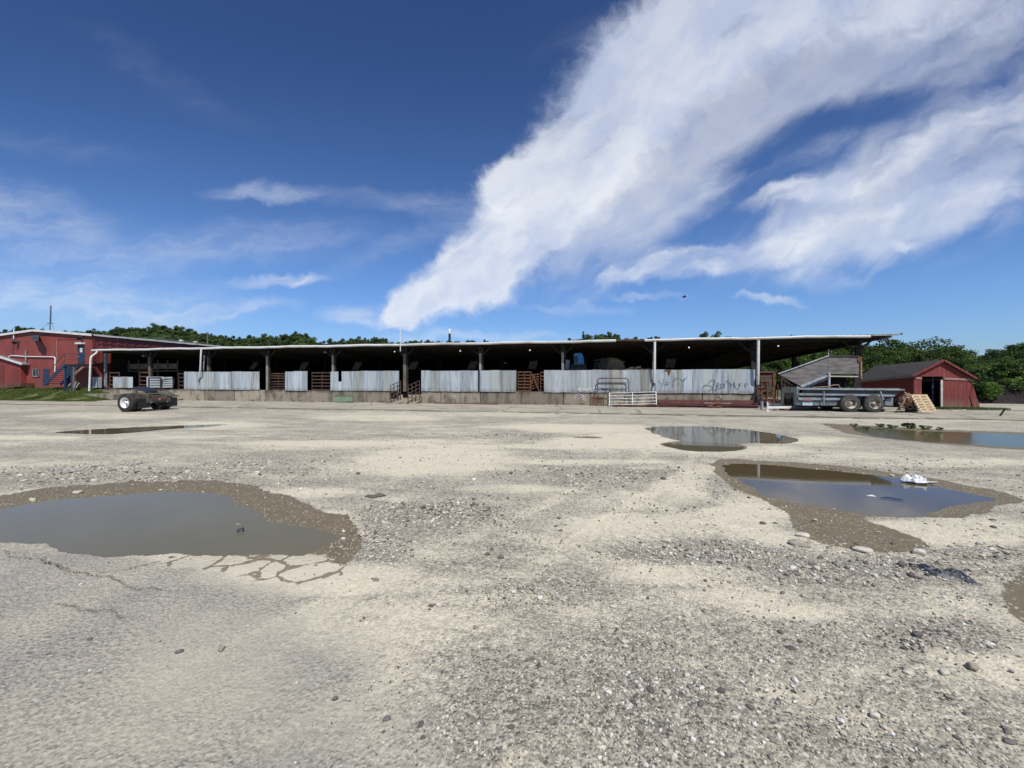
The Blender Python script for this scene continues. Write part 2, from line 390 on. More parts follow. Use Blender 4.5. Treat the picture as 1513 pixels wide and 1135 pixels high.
PALE = [  # cx, cy, rx, ry, weight: pale dusty patches
 (650, 678, 105, 17, 1.0), (560, 690, 90, 9, .6), (520, 655, 160, 4, .8), (560, 617, 80, 4, .7), (660, 640, 60, 4, .6), (850, 633, 110, 5, .9), (910, 650, 90, 10, 1.0), (800, 660, 200, 3, .8),
 (1090, 666, 90, 6, .7), (1195, 650, 50, 4, .9), (860, 682, 110, 3, .7), (1020, 690, 80, 3, .5), (1020, 708, 30, 20, .9), (1100, 760, 50, 26, .9), (1150, 795, 40, 12, .8), (1420, 785, 90, 20, .9), (1330, 775, 50, 8, .9),
 (940, 775, 110, 14, .7), (760, 722, 70, 5, .5), (960, 740, 80, 10, .4), (505, 765, 30, 10, .8), (450, 727, 60, 7, .8), (470, 850, 130, 22, 1.0), (600, 860, 90, 14, .55), (350, 855, 60, 10, .6), (560, 930, 160, 40, .6), (300, 945, 100, 40, .35),
 (1010, 850, 90, 14, .7), (1180, 905, 80, 10, .6), (1090, 880, 80, 12, .5), (30, 647, 70, 3, .9), (150, 614, 90, 4, .6), (330, 628, 60, 4, .7), (450, 660, 80, 4, .5), (700, 612, 200, 3, .4), (60, 690, 120, 8, .4), (1400, 685, 120, 6, .7), (1260, 676, 60, 5, .5), (1330, 620, 150, 4, .3), (240, 645, 80, 4, .4), (100, 730, 100, 5, .5), (700, 885, 60, 10, .5), (330, 1000, 130, 50, .55), (420, 940, 110, 30, .5), (200, 1090, 90, 30, .3), (480, 1080, 110, 40, .35), (1230, 1010, 70, 25, .35), (1330, 1060, 80, 30, .3), (1470, 980, 60, 40, .4), (620, 1010, 70, 30, .35)]
DARKP = [ # grey coarse gravel patches
 (640, 760, 90, 18, .9), (560, 800, 50, 22, .7), (760, 640, 90, 6, .6), (620, 640, 60, 5, .6), (900, 700, 140, 12, .5), (1050, 815, 120, 16, .9), (1240, 845, 150, 18, .9), (1390, 945, 90, 26, .9), (960, 1060, 100, 70, .9), (950, 980, 60, 40, .6),
 (780, 880, 90, 20, .5), (1200, 1040, 260, 90, .40), (800, 1000, 180, 70, .30), (1080, 950, 220, 40, .35), (1160, 960, 90, 40, .5), (1330, 690, 120, 8, .5), (150, 700, 170, 12, .8), (1100, 640, 60, 4, .4), (120, 615, 150, 8, .4), (380, 690, 120, 9, .4), (1450, 820, 60, 10, .6), (180, 950, 150, 30, .35), (1050, 740, 30, 20, .3), (700, 1060, 60, 60, .3)]
def blobs(x, y, L):
    t = np.zeros(x.shape)
    wx = (fbm(x * .9, y * .9, 91) - .5); wy = (fbm(x * .9, y * .9, 57) - .5)
    for cx, cy, rx, ry, w in L:
        c = np.array(G(cx, cy)); ex = np.array(G(cx + rx, cy)) - c; ey = (np.array(G(cx, cy - ry)) - np.array(G(cx, cy + ry))) / 2
        mt = np.linalg.inv(np.stack([ex, ey], 1)); k = .9 * np.linalg.norm(ey)
        dx, dy = x - c[0] + wx * k, y - c[1] + wy * k
        a = mt[0, 0] * dx + mt[0, 1] * dy; b = mt[1, 0] * dx + mt[1, 1] * dy
        t = np.maximum(t, w * (1 - sstep(a * a + b * b, .10, 2.6)))
    return t * (.55 + .75 * fbm(x * 2.3, y * 2.3, 133, 4, .6))
XB = X(137); XB2 = X(172)
def bank(x, y):                              # the grass bank in front of the red building
    k = 1 - sstep(x, XB - .6, XB2 + 2.5)
    return .93 * sstep(y, 22.9, 25.6) * k
def terrain(x, y):
    """height and masks of the lot"""
    wv = (fbm(x * 3.1, y * 3.1, 5, 4) - .5)
    wv2 = (fbm(x * 14, y * 14, 6, 3) - .5)
    r = np.hypot(x, y)
    z = (fbm(x * .35, y * .35, 21, 3) - .4) * .05 * (1 - sstep(y, 14, 18.5)) + np.where(r < 12, wv2 * .012, 0)
    z = np.maximum(z, -.004)
    wet = np.zeros(x.shape); rag = wv * .30 * np.clip(r / 7, .45, 1.4) + wv2 * .10
    wn = np.full(x.shape, -9.0)
    for k, L in WATER.items():
        d = sdist(x, y, gp(L)); amp = .35 if k in ('far_left', 'mid_right_low') else .8
        if k == 'near_left': amp = .5
        d = d + rag * amp * .6
        wn = np.maximum(wn, d)
    zb = np.where(wn > 0, -.020 - .07 * sstep(wn, -.05, .7), -.020 + .03 * sstep(-wn, -.02, .5))
    near = sstep(wn, -.6, -.25)
    z = np.where(wn > -.6, z * (1 - near) + zb * near, z)
    for L in WET:
        d = sdist(x, y, gp(L)); wet = np.maximum(wet, sstep(d + rag * .6, -.05, .10))
    wet = np.maximum(wet, sstep(wn, -.03, .03))
    z = z + bank(x, y)
    # the far field falls away from the lot behind the yard
    return z, wet, wn
# ------------------------------------------------------------------ ground sheet
def ground():
    rr = [.35]
    while rr[-1] < 1.3: rr.append(rr[-1] * 1.03)
    while rr[-1] < 8: rr.append(rr[-1] * 1.0045)
    while rr[-1] < 32: rr.append(rr[-1] * 1.008)
    while rr[-1] < 2500: rr.append(rr[-1] * 1.05)
    rr = np.array(rr)
    a0 = math.pi / 2 + TH
    ang = np.concatenate([np.linspace(a0 - R(64), a0 + R(64), 1250), np.linspace(a0 + R(66), a0 + 2 * math.pi - R(66), 70)])
    A, RR = np.meshgrid(ang, rr); x = (RR * np.cos(A)).ravel(); y = (RR * np.sin(A)).ravel()
    z, wet, wn = terrain(x, y); na = len(ang); nr = len(rr)
    pale = blobs(x, y, PALE); dk = blobs(x, y, DARKP)
    # asphalt area at the lower left
    pa = gp([(-300, 800), (0, 797), (99, 815), (230, 818), (330, 820), (330, 840), (420, 880), (520, 960), (560, 1135), (640, 1500), (-600, 1500), (-600, 900)])
    asp = sstep(sdist(x, y, pa) + (fbm(x * 2, y * 2, 44) - .5) * .9, -.35, .35)
    pc = gp([(150, 808), (330, 810), (430, 806), (515, 822), (530, 850), (450, 866), (340, 862), (230, 838)])
    crk = sstep(sdist(x, y, pc) + (fbm(x * 3, y * 3, 45) - .5) * .3, -.05, .15)
    # long single cracks
    ln = np.zeros(x.shape)
    for pts in ([(60, 822), (110, 845), (160, 852), (190, 868), (240, 870)], [(0, 812), (20, 822), (60, 826), (95, 842), (135, 848)], [(150, 845), (190, 842), (235, 828)], [(80, 893), (120, 900), (160, 899), (180, 912)]):
        w = [np.array(G(*p)) for p in pts]
        for a, b in zip(w[:-1], w[1:]):
            d = b - a; xx = x + (fbm(x * 9, y * 9, 71) - .5) * .09; yy = y + (fbm(x * 9, y * 9, 72) - .5) * .09
            t = np.clip(((xx - a[0]) * d[0] + (yy - a[1]) * d[1]) / (d @ d), 0, 1)
            q = np.hypot(xx - a[0] - t * d[0], yy - a[1] - t * d[1]); ln = np.maximum(ln, 1 - sstep(q, .002, .010))
    z = z - .012 * ln
    trk = np.zeros(x.shape)
    for pts in ([(-40, 668), (300, 652), (620, 648), (980, 690)], [(-60, 632), (420, 640), (900, 625), (1300, 618)], [(560, 1010), (760, 860), (900, 770), (1000, 700), (1040, 650)], [(1500, 1010), (1150, 900), (800, 800), (560, 735), (300, 690)], [(300, 620), (700, 660), (1010, 760), (1400, 860)]):
        w = smoothpoly([G(*p) for p in pts], 10)[:10 * (len(pts) - 1)]
        for side in (0, .95):
            q = np.full(x.shape, 9.0)
            for a, b in zip(w[:-1], w[1:]):
                d = b - a; nn_ = np.array([-d[1], d[0]]) / np.linalg.norm(d) * side; a2, b2 = a + nn_, b + nn_
                m_ = (x > min(a2[0], b2[0]) - .4) & (x < max(a2[0], b2[0]) + .4) & (y > min(a2[1], b2[1]) - .4) & (y < max(a2[1], b2[1]) + .4)
                t = np.clip(((x[m_] - a2[0]) * d[0] + (y[m_] - a2[1]) * d[1]) / (d @ d), 0, 1); q[m_] = np.minimum(q[m_], np.hypot(x[m_] - a2[0] - t * d[0], y[m_] - a2[1] - t * d[1]))
            trk = np.maximum(trk, (1 - sstep(q, .07, .17)) * sstep(fbm(x * .7, y * .7, 150), .35, .6))
    z = z - .008 * trk * (wn < -.2)
    # grass: bank, field behind, shed surroundings
    gr = sstep(y + (fbm(x * .8, y * .8, 31) - .5) * 1.6, 22.9, 23.4) * (1 - sstep(x, XB2 - .5, XB2 + 2.5)) * 1.0
    sx, sy = G(1412, 605); gr = np.maximum(gr, .9 * (1 - sstep(np.hypot((x - sx) / 2.6, (y - sy) / .75) + (fbm(x * 2, y * 2, 32) - .5) * .6, .6, 1.1)))
    field = sstep(np.hypot(x, y), 43, 46) * (1 - sstep(wn, -1, 0)); gr = np.maximum(gr, field)
    Fq = (np.arange(nr - 1)[:, None] * na + np.arange(na)[None, :]); Fq2 = (np.arange(nr - 1)[:, None] * na + (np.arange(na)[None, :] + 1) % na)
    faces = np.stack([Fq, Fq + na, Fq2 + na, Fq2], -1).reshape(-1, 4)[:, ::-1]
    me = npmesh('ground', np.stack([x, y, z], 1), faces, M['ground'], 4, True)
    for nm, cs in (('maska', (wet, pale, asp)), ('maskb', (dk, gr, crk)), ('maskc', (ln, sstep(wn, -.35, .0), trk))):
        at = me.color_attributes.new(nm, 'FLOAT_COLOR', 'POINT')
        at.data.foreach_set('color', np.stack([*cs, np.ones_like(x)], 1).astype(np.float32).ravel())
    o = bpy.data.objects.new('ground', me); col.objects.link(o); tag(o, kind='structure')
def m_ground():
    m = NT('dusty_gravel_lot'); p = m.pos()
    sa = m.n('ShaderNodeSeparateColor', i_0=m.n('ShaderNodeVertexColor', layer_name='maska').outputs[0]).outputs
    sb = m.n('ShaderNodeSeparateColor', i_0=m.n('ShaderNodeVertexColor', layer_name='maskb').outputs[0]).outputs
    sC = m.n('ShaderNodeSeparateColor', i_0=m.n('ShaderNodeVertexColor', layer_name='maskc').outputs[0]).outputs
    wet, pale, asp, dk, gr, crk, ln = sa[0], sa[1], sa[2], sb[0], sb[1], sb[2], sC[0]
    xy = m.stretch(p, (1, 1, 0))
    big = m.noise(xy, .28, 6, .62, .3); mid = m.noise(xy, 1.7, 6, .65, .2); fine = m.noise(xy, 22, 5, .7); vf = m.noise(xy, 90, 3, .7)
    tr = m.noise(m.stretch(xy, (.30, 2.0, 0)), 1.3, 8, .66, .3)
    # dust factor
    d = m.math('ADD', m.math('MULTIPLY', pale, .66), m.math('MULTIPLY', m.math('SUBTRACT', big, .5), .8))
    d = m.math('ADD', d, m.math('MULTIPLY', m.math('SUBTRACT', mid, .5), .75)); d = m.math('ADD', d, m.math('MULTIPLY', m.math('SUBTRACT', tr, .5), .9))
    d = m.math('ADD', d, m.math('MULTIPLY', sC[2], .22)); d = m.math('SUBTRACT', d, m.math('MULTIPLY', dk, .38)); d = m.math('ADD', d, .36)
    d = m.math('ADD', d, m.math('MULTIPLY', m.math('SUBTRACT', fine, .5), .95), clamp=False)
    dust = m.ramp(d, .00, .95)
    base = m.mix(dust, (.285, .263, .212), (.585, .535, .408))
    # pebble speckle, two scales
    v1 = m.n('ShaderNodeTexVoronoi', i_Vector=xy, i_Scale=42.0); v2 = m.n('ShaderNodeTexVoronoi', i_Vector=xy, i_Scale=110.0)
    v3 = m.n('ShaderNodeTexVoronoi', i_Vector=xy, i_Scale=13.0)
    def peb(v, lo, hi):
        s = m.n('ShaderNodeSeparateColor', i_0=v.outputs['Color']).outputs[0]
        k = m.ramp(s, 0, 1, lo, hi, False); c = m.n('ShaderNodeCombineColor'); [m.put(c.inputs[i], k) for i in range(3)]; return c.outputs[0]
    pf = m.math('SUBTRACT', 1.0, m.math('MULTIPLY', dust, .75))
    base = m.mix(pf, base, m.mix(1.0, base, peb(v1, .62, 1.42), 'MULTIPLY'))
    base = m.mix(m.math('MULTIPLY', pf, .8), base, m.mix(1.0, base, peb(v2, .55, 1.5), 'MULTIPLY'))
    base = m.mix(m.math('MULTIPLY', pf, .5), base, m.mix(1.0, base, peb(v3, .78, 1.22), 'MULTIPLY'))
    # dark specks lying on the dust
    sp = m.math('MULTIPLY', m.ramp(v1.outputs['Distance'], .22, .12), m.ramp(m.n('ShaderNodeSeparateColor', i_0=v1.outputs['Color']).outputs[1], .72, .78))
    base = m.mix(m.math('MULTIPLY', sp, .7), base, (.10, .09, .08))
    # asphalt
    an = m.noise(xy, 38, 7, .80); ab = m.noise(xy, 1.1, 5, .6)
    ac = m.mix(m.ramp(an, .33, .68), (.14, .133, .125), (.46, .44, .38))
    ac = m.mix(m.ramp(ab, .33, .62, .05, .85), ac, m.mix(m.ramp(an, .36, .60), (.26, .242, .20), (.54, .493, .385)))
    ac = m.mix(m.math('MULTIPLY', pale, .85), ac, m.mix(vf, (.46, .42, .325), (.56, .51, .395)))
    base = m.mix(asp, base, ac)
    # cracked slab edge
    w1 = m.vmath('ADD', xy, m.vmath('SCALE', m.noise(xy, 5, 3, .6, out='Color'), .16))
    ve = m.vor(w1, 3.0, 'DISTANCE_TO_EDGE'); wid = m.ramp(m.noise(xy, 3.5, 2), .3, .7, .014, .085)
    ce = m.math('MULTIPLY', m.math('LESS_THAN', ve, wid), m.ramp(crk, .55, .75))
    base = m.mix(m.math('MULTIPLY', m.ramp(crk, .3, .8), .8), base, m.mix(vf, (.52, .475, .365), (.62, .565, .44)))
    crack = m.math('MAXIMUM', ce, ln)
    base = m.mix(m.math('MULTIPLY', ce, .9), base, (.185, .155, .10)); base = m.mix(m.math('MULTIPLY', ln, .7), base, (.20, .17, .12))
    # mud
    mud = m.mix(m.noise(xy, 6, 5), (.135, .108, .064), (.205, .168, .105))
    mud = m.mix(m.ramp(vf, .45, .75, 0, .3), mud, (.07, .055, .035))
    wd = m.math('GREATER_THAN', m.n('ShaderNodeSeparateColor', i_0=v1.outputs['Color']).outputs[2], .90)
    mud = m.mix(m.math('MULTIPLY', wd, m.ramp(v1.outputs['Distance'], .5, .3)), mud, (.36, .33, .26))
    wf = m.ramp(m.math('ADD', wet, m.math('MULTIPLY', m.math('SUBTRACT', fine, .5), .5)), .35, .62)
    base = m.mix(wf, base, mud)
    # grass ground
    gc = m.mix(m.noise(xy, 1.2, 6), (.045, .070, .018), (.12, .13, .045)); gc = m.mix(m.ramp(m.noise(xy, .5, 5), .52, .68), gc, (.20, .17, .10))
    base = m.mix(m.ramp(m.math('ADD', gr, m.math('MULTIPLY', m.math('SUBTRACT', mid, .5), .8)), .35, .65), base, gc)
    rough = m.ramp(wf, 0, 1, .92, .60)
    hgt = m.math('ADD', m.math('MULTIPLY', fine, .6), m.math('MULTIPLY', vf, .25))
    hgt = m.math('ADD', hgt, m.math('MULTIPLY', m.math('MULTIPLY', m.ramp(v1.outputs['Distance'], .6, 0), pf), .7))
    hgt = m.math('ADD', hgt, m.math('MULTIPLY', m.math('MULTIPLY', m.ramp(v3.outputs['Distance'], .5, 0), pf), .7))
    hgt = m.math('ADD', hgt, m.math('MULTIPLY', m.math('MULTIPLY', asp, an), .5)); hgt = m.math('SUBTRACT', hgt, m.math('MULTIPLY', crack, 1.0))
    hgt = m.math('MULTIPLY', hgt, m.ramp(wf, 0, 1, 1.0, .18))
    return m.out(m.bsdf(base, rough, 0, hgt, .75, .022, spec=.3))
M['ground'] = m_ground()
ground()
def m_water(name='muddy_puddle_water', ca=(.128, .116, .072), cb=(.160, .142, .090), sp=.20):
    m = NT(name); p = m.pos()
    n = m.noise(m.stretch(p, (1, 1, 0)), .9, 4); c = m.mix(n, ca, cb)
    b = m.noise(m.stretch(p, (1, 1.6, 0)), 7, 2)
    return m.out(m.bsdf(c, .035 if sp > .2 else .10, 0, b, .05, .004, spec=sp, IOR=1.33))
M['water'] = m_water()
M['waterm'] = m_water('shallow_puddle_water', (.10, .092, .060), (.14, .122, .080), .45); M['waterb'] = m_water('brown_puddle_water', (.070, .052, .024), (.095, .074, .040), .5); M['waterg'] = m_water('green_puddle_water', (.065, .068, .030), (.12, .11, .055), .07)
WL = {'near_left': 'wide muddy grey puddle beside cracked asphalt edge at near left', 'far_left': 'thin long puddle in front of the truck chassis', 'mid_right': 'oval puddle mirroring the tin panels', 'mid_right_low': 'shallow puddle just below the oval puddle',
      'big_right': 'large brown puddle with white plastic in it', 'far_right': 'long weedy puddle in front of the red shed'}
for k, L in WATER.items():
    P = gp(L); c = P.mean(0); n = len(P); nx = np.roll(P, -1, 0) - np.roll(P, 1, 0); nn = np.stack([nx[:, 1], -nx[:, 0]], 1); nn /= np.linalg.norm(nn, axis=1)[:, None] + 1e-9
    area = np.sum(P[:, 0] * np.roll(P[:, 1], -1) - np.roll(P[:, 0], -1) * P[:, 1]); s = 1 if area > 0 else -1
    Q = P + nn * s * .16
    if area < 0: Q = Q[::-1]
    mb = MB(); mb.poly([(q[0], q[1], -.0205 - (.004 if k == 'mid_right_low' else 0)) for q in Q]); o = mb.build('puddle', M['waterb'] if k == 'big_right' else M['waterg'] if k == 'far_right' else M['water'] if k == 'near_left' else M['waterm']); tag(o, WL[k], kind='structure')

# ------------------------------------------------------------------ loose gravel (stones)
def m_stone():
    m = NT('loose_limestone'); g = m.geo(); ri = g.outputs['Random Per Island']
    c = m.mix(ri, (.23, .215, .18), (.56, .525, .43)); c = m.mix(m.math('GREATER_THAN', m.math('FRACT', m.math('MULTIPLY', ri, 37.0)), .80), c, (.62, .60, .55))
    c = m.mix(m.math('GREATER_THAN', m.math('FRACT', m.math('MULTIPLY', ri, 61.0)), .80), c, (.12, .105, .095))
    n = m.noise(g.outputs['Position'], 60, 3); c = m.mix(.5, c, m.mix(n, (.55,) * 3, (1.4,) * 3), 'MULTIPLY')
    return m.out(m.bsdf(c, .85, 0, n, .4, .004, spec=.3))
M['stone'] = m_stone()
def ico():
    import bmesh
    bm = bmesh.new(); bmesh.ops.create_icosphere(bm, subdivisions=1, radius=1.0)
    v = np.array([q.co[:] for q in bm.verts]); f = np.array([[q.index for q in t.verts] for t in bm.faces]); bm.free(); return v, f
IV, IF = ico()
def gravel():
    N = 300000
    r = np.exp(rng.uniform(math.log(1.35), math.log(12.5), N)); a = math.pi / 2 + TH + rng.uniform(-R(57), R(57), N)
    x = r * np.cos(a); y = r * np.sin(a)
    dk = blobs(x, y, DARKP); pale = blobs(x, y, PALE)
    _, wet, wn = terrain(x, y)
    pa = gp([(-300, 800), (0, 797), (99, 815), (230, 818), (330, 820), (330, 840), (420, 880), (500, 960), (500, 1135), (560, 1500), (-600, 1500), (-600, 900)])
    asp = sstep(sdist(x, y, pa), -.5, .3)
    cl = fbm(x * 1.3, y * 1.3, 77, 4)
    dens = .11 + .80 * dk + .30 * sstep(cl, .50, .68) ; dens = dens * (1 - .75 * pale) * (1 - .97 * asp) * (1 - .60 * wet) * (wn < -.03)
    dens = dens * np.clip((r / 3.0), .35, 1.0)
    k = rng.random(N) < dens * .50
    x, y, r, dk = x[k], y[k], r[k], dk[k]; n = len(x)
    s = np.exp(rng.normal(math.log(.0037), .50, n)) * (1 + .55 * dk) ; s = np.clip(s, .0025, .026) * np.clip(r / 3.2, .85, 2.2)
    z, _, _ = terrain(x, y)
    sh = rng.uniform(.75, 1.25, (n, 12, 1)); sc3 = np.stack([rng.uniform(.8, 1.5, n), rng.uniform(.7, 1.1, n), rng.uniform(.45, .8, n)], 1)
    V = IV[None] * sh * sc3[:, None, :] * s[:, None, None]
    t = rng.uniform(0, 6.28, n); c, q = np.cos(t), np.sin(t)
    vx = V[..., 0] * c[:, None] - V[..., 1] * q[:, None]; vy = V[..., 0] * q[:, None] + V[..., 1] * c[:, None]
    V = np.stack([vx + x[:, None], vy + y[:, None], V[..., 2] + (z + s * .28)[:, None]], -1).reshape(-1, 3)
    Fc = (IF[None] + np.arange(n)[:, None, None] * 12).reshape(-1, 3)
    me = npmesh('gravel', V, Fc, M['stone'], 3, False); o = bpy.data.objects.new('gravel', me); col.objects.link(o)
    tag(o, 'loose grey and pale limestone gravel scattered over the dusty lot', 'gravel', kind='stuff')
    print('gravel', n)
gravel()
def rock_mesh(seed, col1, col2):
    import bmesh
    bm = bmesh.new(); bmesh.ops.create_icosphere(bm, subdivisions=3, radius=1.0); r2 = np.random.default_rng(seed)
    ax = r2.normal(size=(9, 3)); ax /= np.linalg.norm(ax, axis=1)[:, None]; of = r2.uniform(.62, .95, 9)
    for v in bm.verts:
        p = np.array(v.co[:])
        for a_, o_ in zip(ax, of):
            d_ = p @ a_
            if d_ > o_: p = p - a_ * (d_ - o_) * .92
        v.co = p * (1 + .03 * r2.normal())
    me = bpy.data.meshes.new('rock'); bm.to_mesh(me); bm.free(); me.materials.append(worn('rock_%d' % seed, col1, col2, 12, .9, bstr=.4)); return me
RK = [rock_mesh(1, (.40, .36, .29), (.28, .25, .20)), rock_mesh(2, (.15, .135, .125), (.09, .08, .075)), rock_mesh(3, (.58, .54, .46), (.42, .38, .31)), rock_mesh(4, (.26, .22, .18), (.17, .14, .12))]
def rock(px, py, wpx, hf, mi, label, rot=0, group=None, asp_=.7):
    x, y = G(px, py); dep = H * F / (py - HY); s = wpx * dep / F / 2
    z, _, _ = terrain(np.array([x]), np.array([y]))
    o = bpy.data.objects.new('rock', RK[mi]); col.objects.link(o); o.location = (x, y, float(z[0]) + s * hf * .35 + .001); o.scale = (s, s * asp_, s * hf)
    o.rotation_euler = (0, 0, rot); return tag(o, label, 'rock', group)
rock(1186, 793, 22, .35, 2, 'pale flat stone at the left tip of the mud beside the big puddle', .3)
rock(1180, 806, 30, .35, 0, 'grey pointed slab half buried just below the pale flat stone', -.5)
rock(1275, 816, 28, .3, 2, 'long pale stone on the lower edge of the brown mud')
rock(1358, 820, 20, .6, 2, 'pale blocky stone near the tip of the mud above the dark rag', .4)
rock(1200, 836, 12, .6, 3, 'small dark cornered stone in the grey gravel below the mud')
rock(1180, 852, 11, .6, 3, 'reddish brown stone lying in the gravel left of the rag')
rock(265, 963, 11, .6, 1, 'single dark purple stone on the pale asphalt', .5)
rock(133, 944, 8, .5, 1, 'small dark chip on the grey asphalt at left')
rock(495, 1035, 9, .6, 1, 'small green grey pebble on asphalt below centre left', .5)
rock(571, 1067, 13, .5, 1, 'flat dark stone near the bottom of the pale ground', .4)
rock(529, 701, 7, .7, 1, 'small dark stone on the pale dust patch', .2)
rock(556, 857, 9, .6, 3, 'brown pebble right of the near puddle corner')
rock(648, 896, 14, .6, 2, 'white round stone with a grey neighbour on the dust')
rock(637, 897, 9, .6, 1, 'grey pebble touching the white round stone')
rock(787, 978, 8, .7, 1, 'dark round pebble near the middle of the gravel')
rock(755, 1081, 12, .5, 1, 'dark flat pebble low in the middle')
rock(690, 778, 17, .35, 0, 'pale flat slab at the edge of the grey gravel patch', .2)
rock(740, 826, 10, .7, 1, 'dark cornered stone right of the gravel patch')
rock(985, 802, 16, .5, 2, 'pale stone at the start of the gravel ridge', .5)
rock(828, 785, 7, .5, 1, 'tiny dark chip by the tyre marks')
rock(1436, 990, 20, .6, 0, 'tan stone casting a shadow below the coarse gravel heap', .6)
rock(1396, 1000, 16, .6, 2, 'pale stone left of the tan stone below the gravel heap', .9)
rock(1341, 999, 12, .6, 2, 'white stone third from the right in the small row of stones')
rock(1317, 1002, 12, .6, 0, 'grey stone at the left end of the small row of stones')
rock(1293, 1062, 15, .7, 2, 'pale stone with a dark left side near the bottom right', .3)
rock(1307, 1079, 9, .7, 2, 'small pale pebble below the dark sided stone')
rock(1035, 1046, 13, .7, 1, 'dark round stone in the bottom gravel', .6)
rock(1065, 1025, 13, .8, 1, 'dark stone above the gravel left of the centre right')
rock(1108, 1048, 12, .6, 1, 'dark oblong stone right of the two dark round stones', -.8)
rock(1142, 1097, 13, .7, 3, 'brown round stone near the bottom edge')
rock(1488, 1087, 13, .6, 1, 'dark stone near the bottom right corner', .3)
rock(1490, 1100, 16, .5, 1, 'wide dark stone nearest the bottom right corner')
rock(1168, 960, 14, .3, 1, 'thin dark splinter of stone on the gravel', -.5)
rock(985, 1028, 13, .7, 2, 'white stone in the coarse gravel at bottom centre right')
rock(982, 1107, 13, .6, 2, 'pale stone lowest in the coarse gravel')
rock(922, 953, 10, .6, 2, 'small white stone above the coarse gravel')
rock(352, 772, 9, .8, 3, 'brown stone sticking out of the near puddle', .2)
rock(115, 728, 16, .3, 2, 'pale flat stone on the upper mud edge of the near puddle')
rock(48, 738, 10, .5, 2, 'small pale stone on the mud at far left')
for i in range(46):
    px = random.uniform(620, 1500); py = random.uniform(860, 1120)
    if px > 1440 and py < 930: continue
    rock(px, py, random.uniform(6, 11), random.uniform(.45, .75), random.choice((0, 0, 1, 2, 2, 3)), 'small loose stone lying on the gravel of the lot', random.uniform(0, 3), 'small loose stones on the lot')
for i in range(26):
    px = random.uniform(1180, 1500); py = random.uniform(805, 850)
    rock(px, py, random.uniform(6, 12), random.uniform(.4, .7), random.choice((0, 0, 2, 2, 1)), 'stone in the rubble line along the lower mud edge', random.uniform(0, 3), 'stones along the mud edge')
# ------------------------------------------------------------------ concrete apron in front of the barn
WT, PT, EB = .88, 2.33, 4.09                # dock top, top of tin panels, underside of gutter
FLOOR = .86
mb = MB(); ys = 19.35
xs = np.arange(-66, 46, .35); V = []; Fc = []
for i, x in enumerate(xs):
    e = ys + .10 * math.sin(x * .9) + .07 * random.uniform(-1, 1) - .10 * math.sin(x * .23)
    if x < XB2 - 1: e = min(e, 22.0)
    V += [(x, e, -.03), (x, e + .04, .030), (x, 22.85 if x < XB2 + 1 else D + .2, .030)]
for i in range(len(xs) - 1): Fc += [(3 * i, 3 * i + 3, 3 * i + 4, 3 * i + 1), (3 * i + 1, 3 * i + 4, 3 * i + 5, 3 * i + 2)]
mb.add(V, Fc)
def m_apron():
    m = NT('dusty_concrete_apron'); p = m.stretch(m.pos(), (1, 1, 0))
    n = m.noise(m.stretch(p, (.5, 1.6, 0)), .9, 7, .65); f = m.noise(p, 30, 4, .7)
    c = m.mix(m.ramp(n, .38, .66), (.43, .395, .31), (.27, .245, .195)); c = m.mix(.4, c, m.mix(f, (.5,) * 3, (1.4,) * 3), 'MULTIPLY')
    y = m.n('ShaderNodeSeparateXYZ', i_0=m.pos()).outputs[1]
    e = m.math('MULTIPLY', m.ramp(y, ys + .55, ys + .15), m.ramp(m.noise(p, 1.3, 6, .7), .34, .52)); c = m.mix(m.math('MULTIPLY', e, .85), c, (.095, .085, .045))
    b = m.math('MULTIPLY', m.ramp(y, D - 1.3, D - .1), m.ramp(m.noise(p, 1.1, 6, .7), .40, .58)); c = m.mix(m.math('MULTIPLY', b, .7), c, (.12, .10, .06))
    v = m.vor(m.vmath('ADD', p, m.vmath('SCALE', m.noise(p, 2, 3, .6, out='Color'), .4)), .35, 'DISTANCE_TO_EDGE')
    c = m.mix(m.math('MULTIPLY', m.math('LESS_THAN', v, .012), .7), c, (.08, .075, .04))
    return m.out(m.bsdf(c, .95, 0, f, .4, .02))
tag(mb.build('concrete_apron', m_apron()), kind='structure')

# ------------------------------------------------------------------ the long barn
PX = [215, 302, 390, 488, 595, 708, 831, 967, 1115, 1272]
XP = [X(p) for p in PX]; XL = X(137); XR = W(1320, 495, D - .4)[0]; XG = W(1327, 495, D - .4)[0]
BX = (XL + XR) / 2; YF = D - .40; YR = 51.5
barn = thing('livestock_barn', 'long open fronted livestock barn with concrete dock and pale tin skirts', 'barn', (BX, D, 0))
def roofz(y): return 4.22 - (y - YF) * .0465
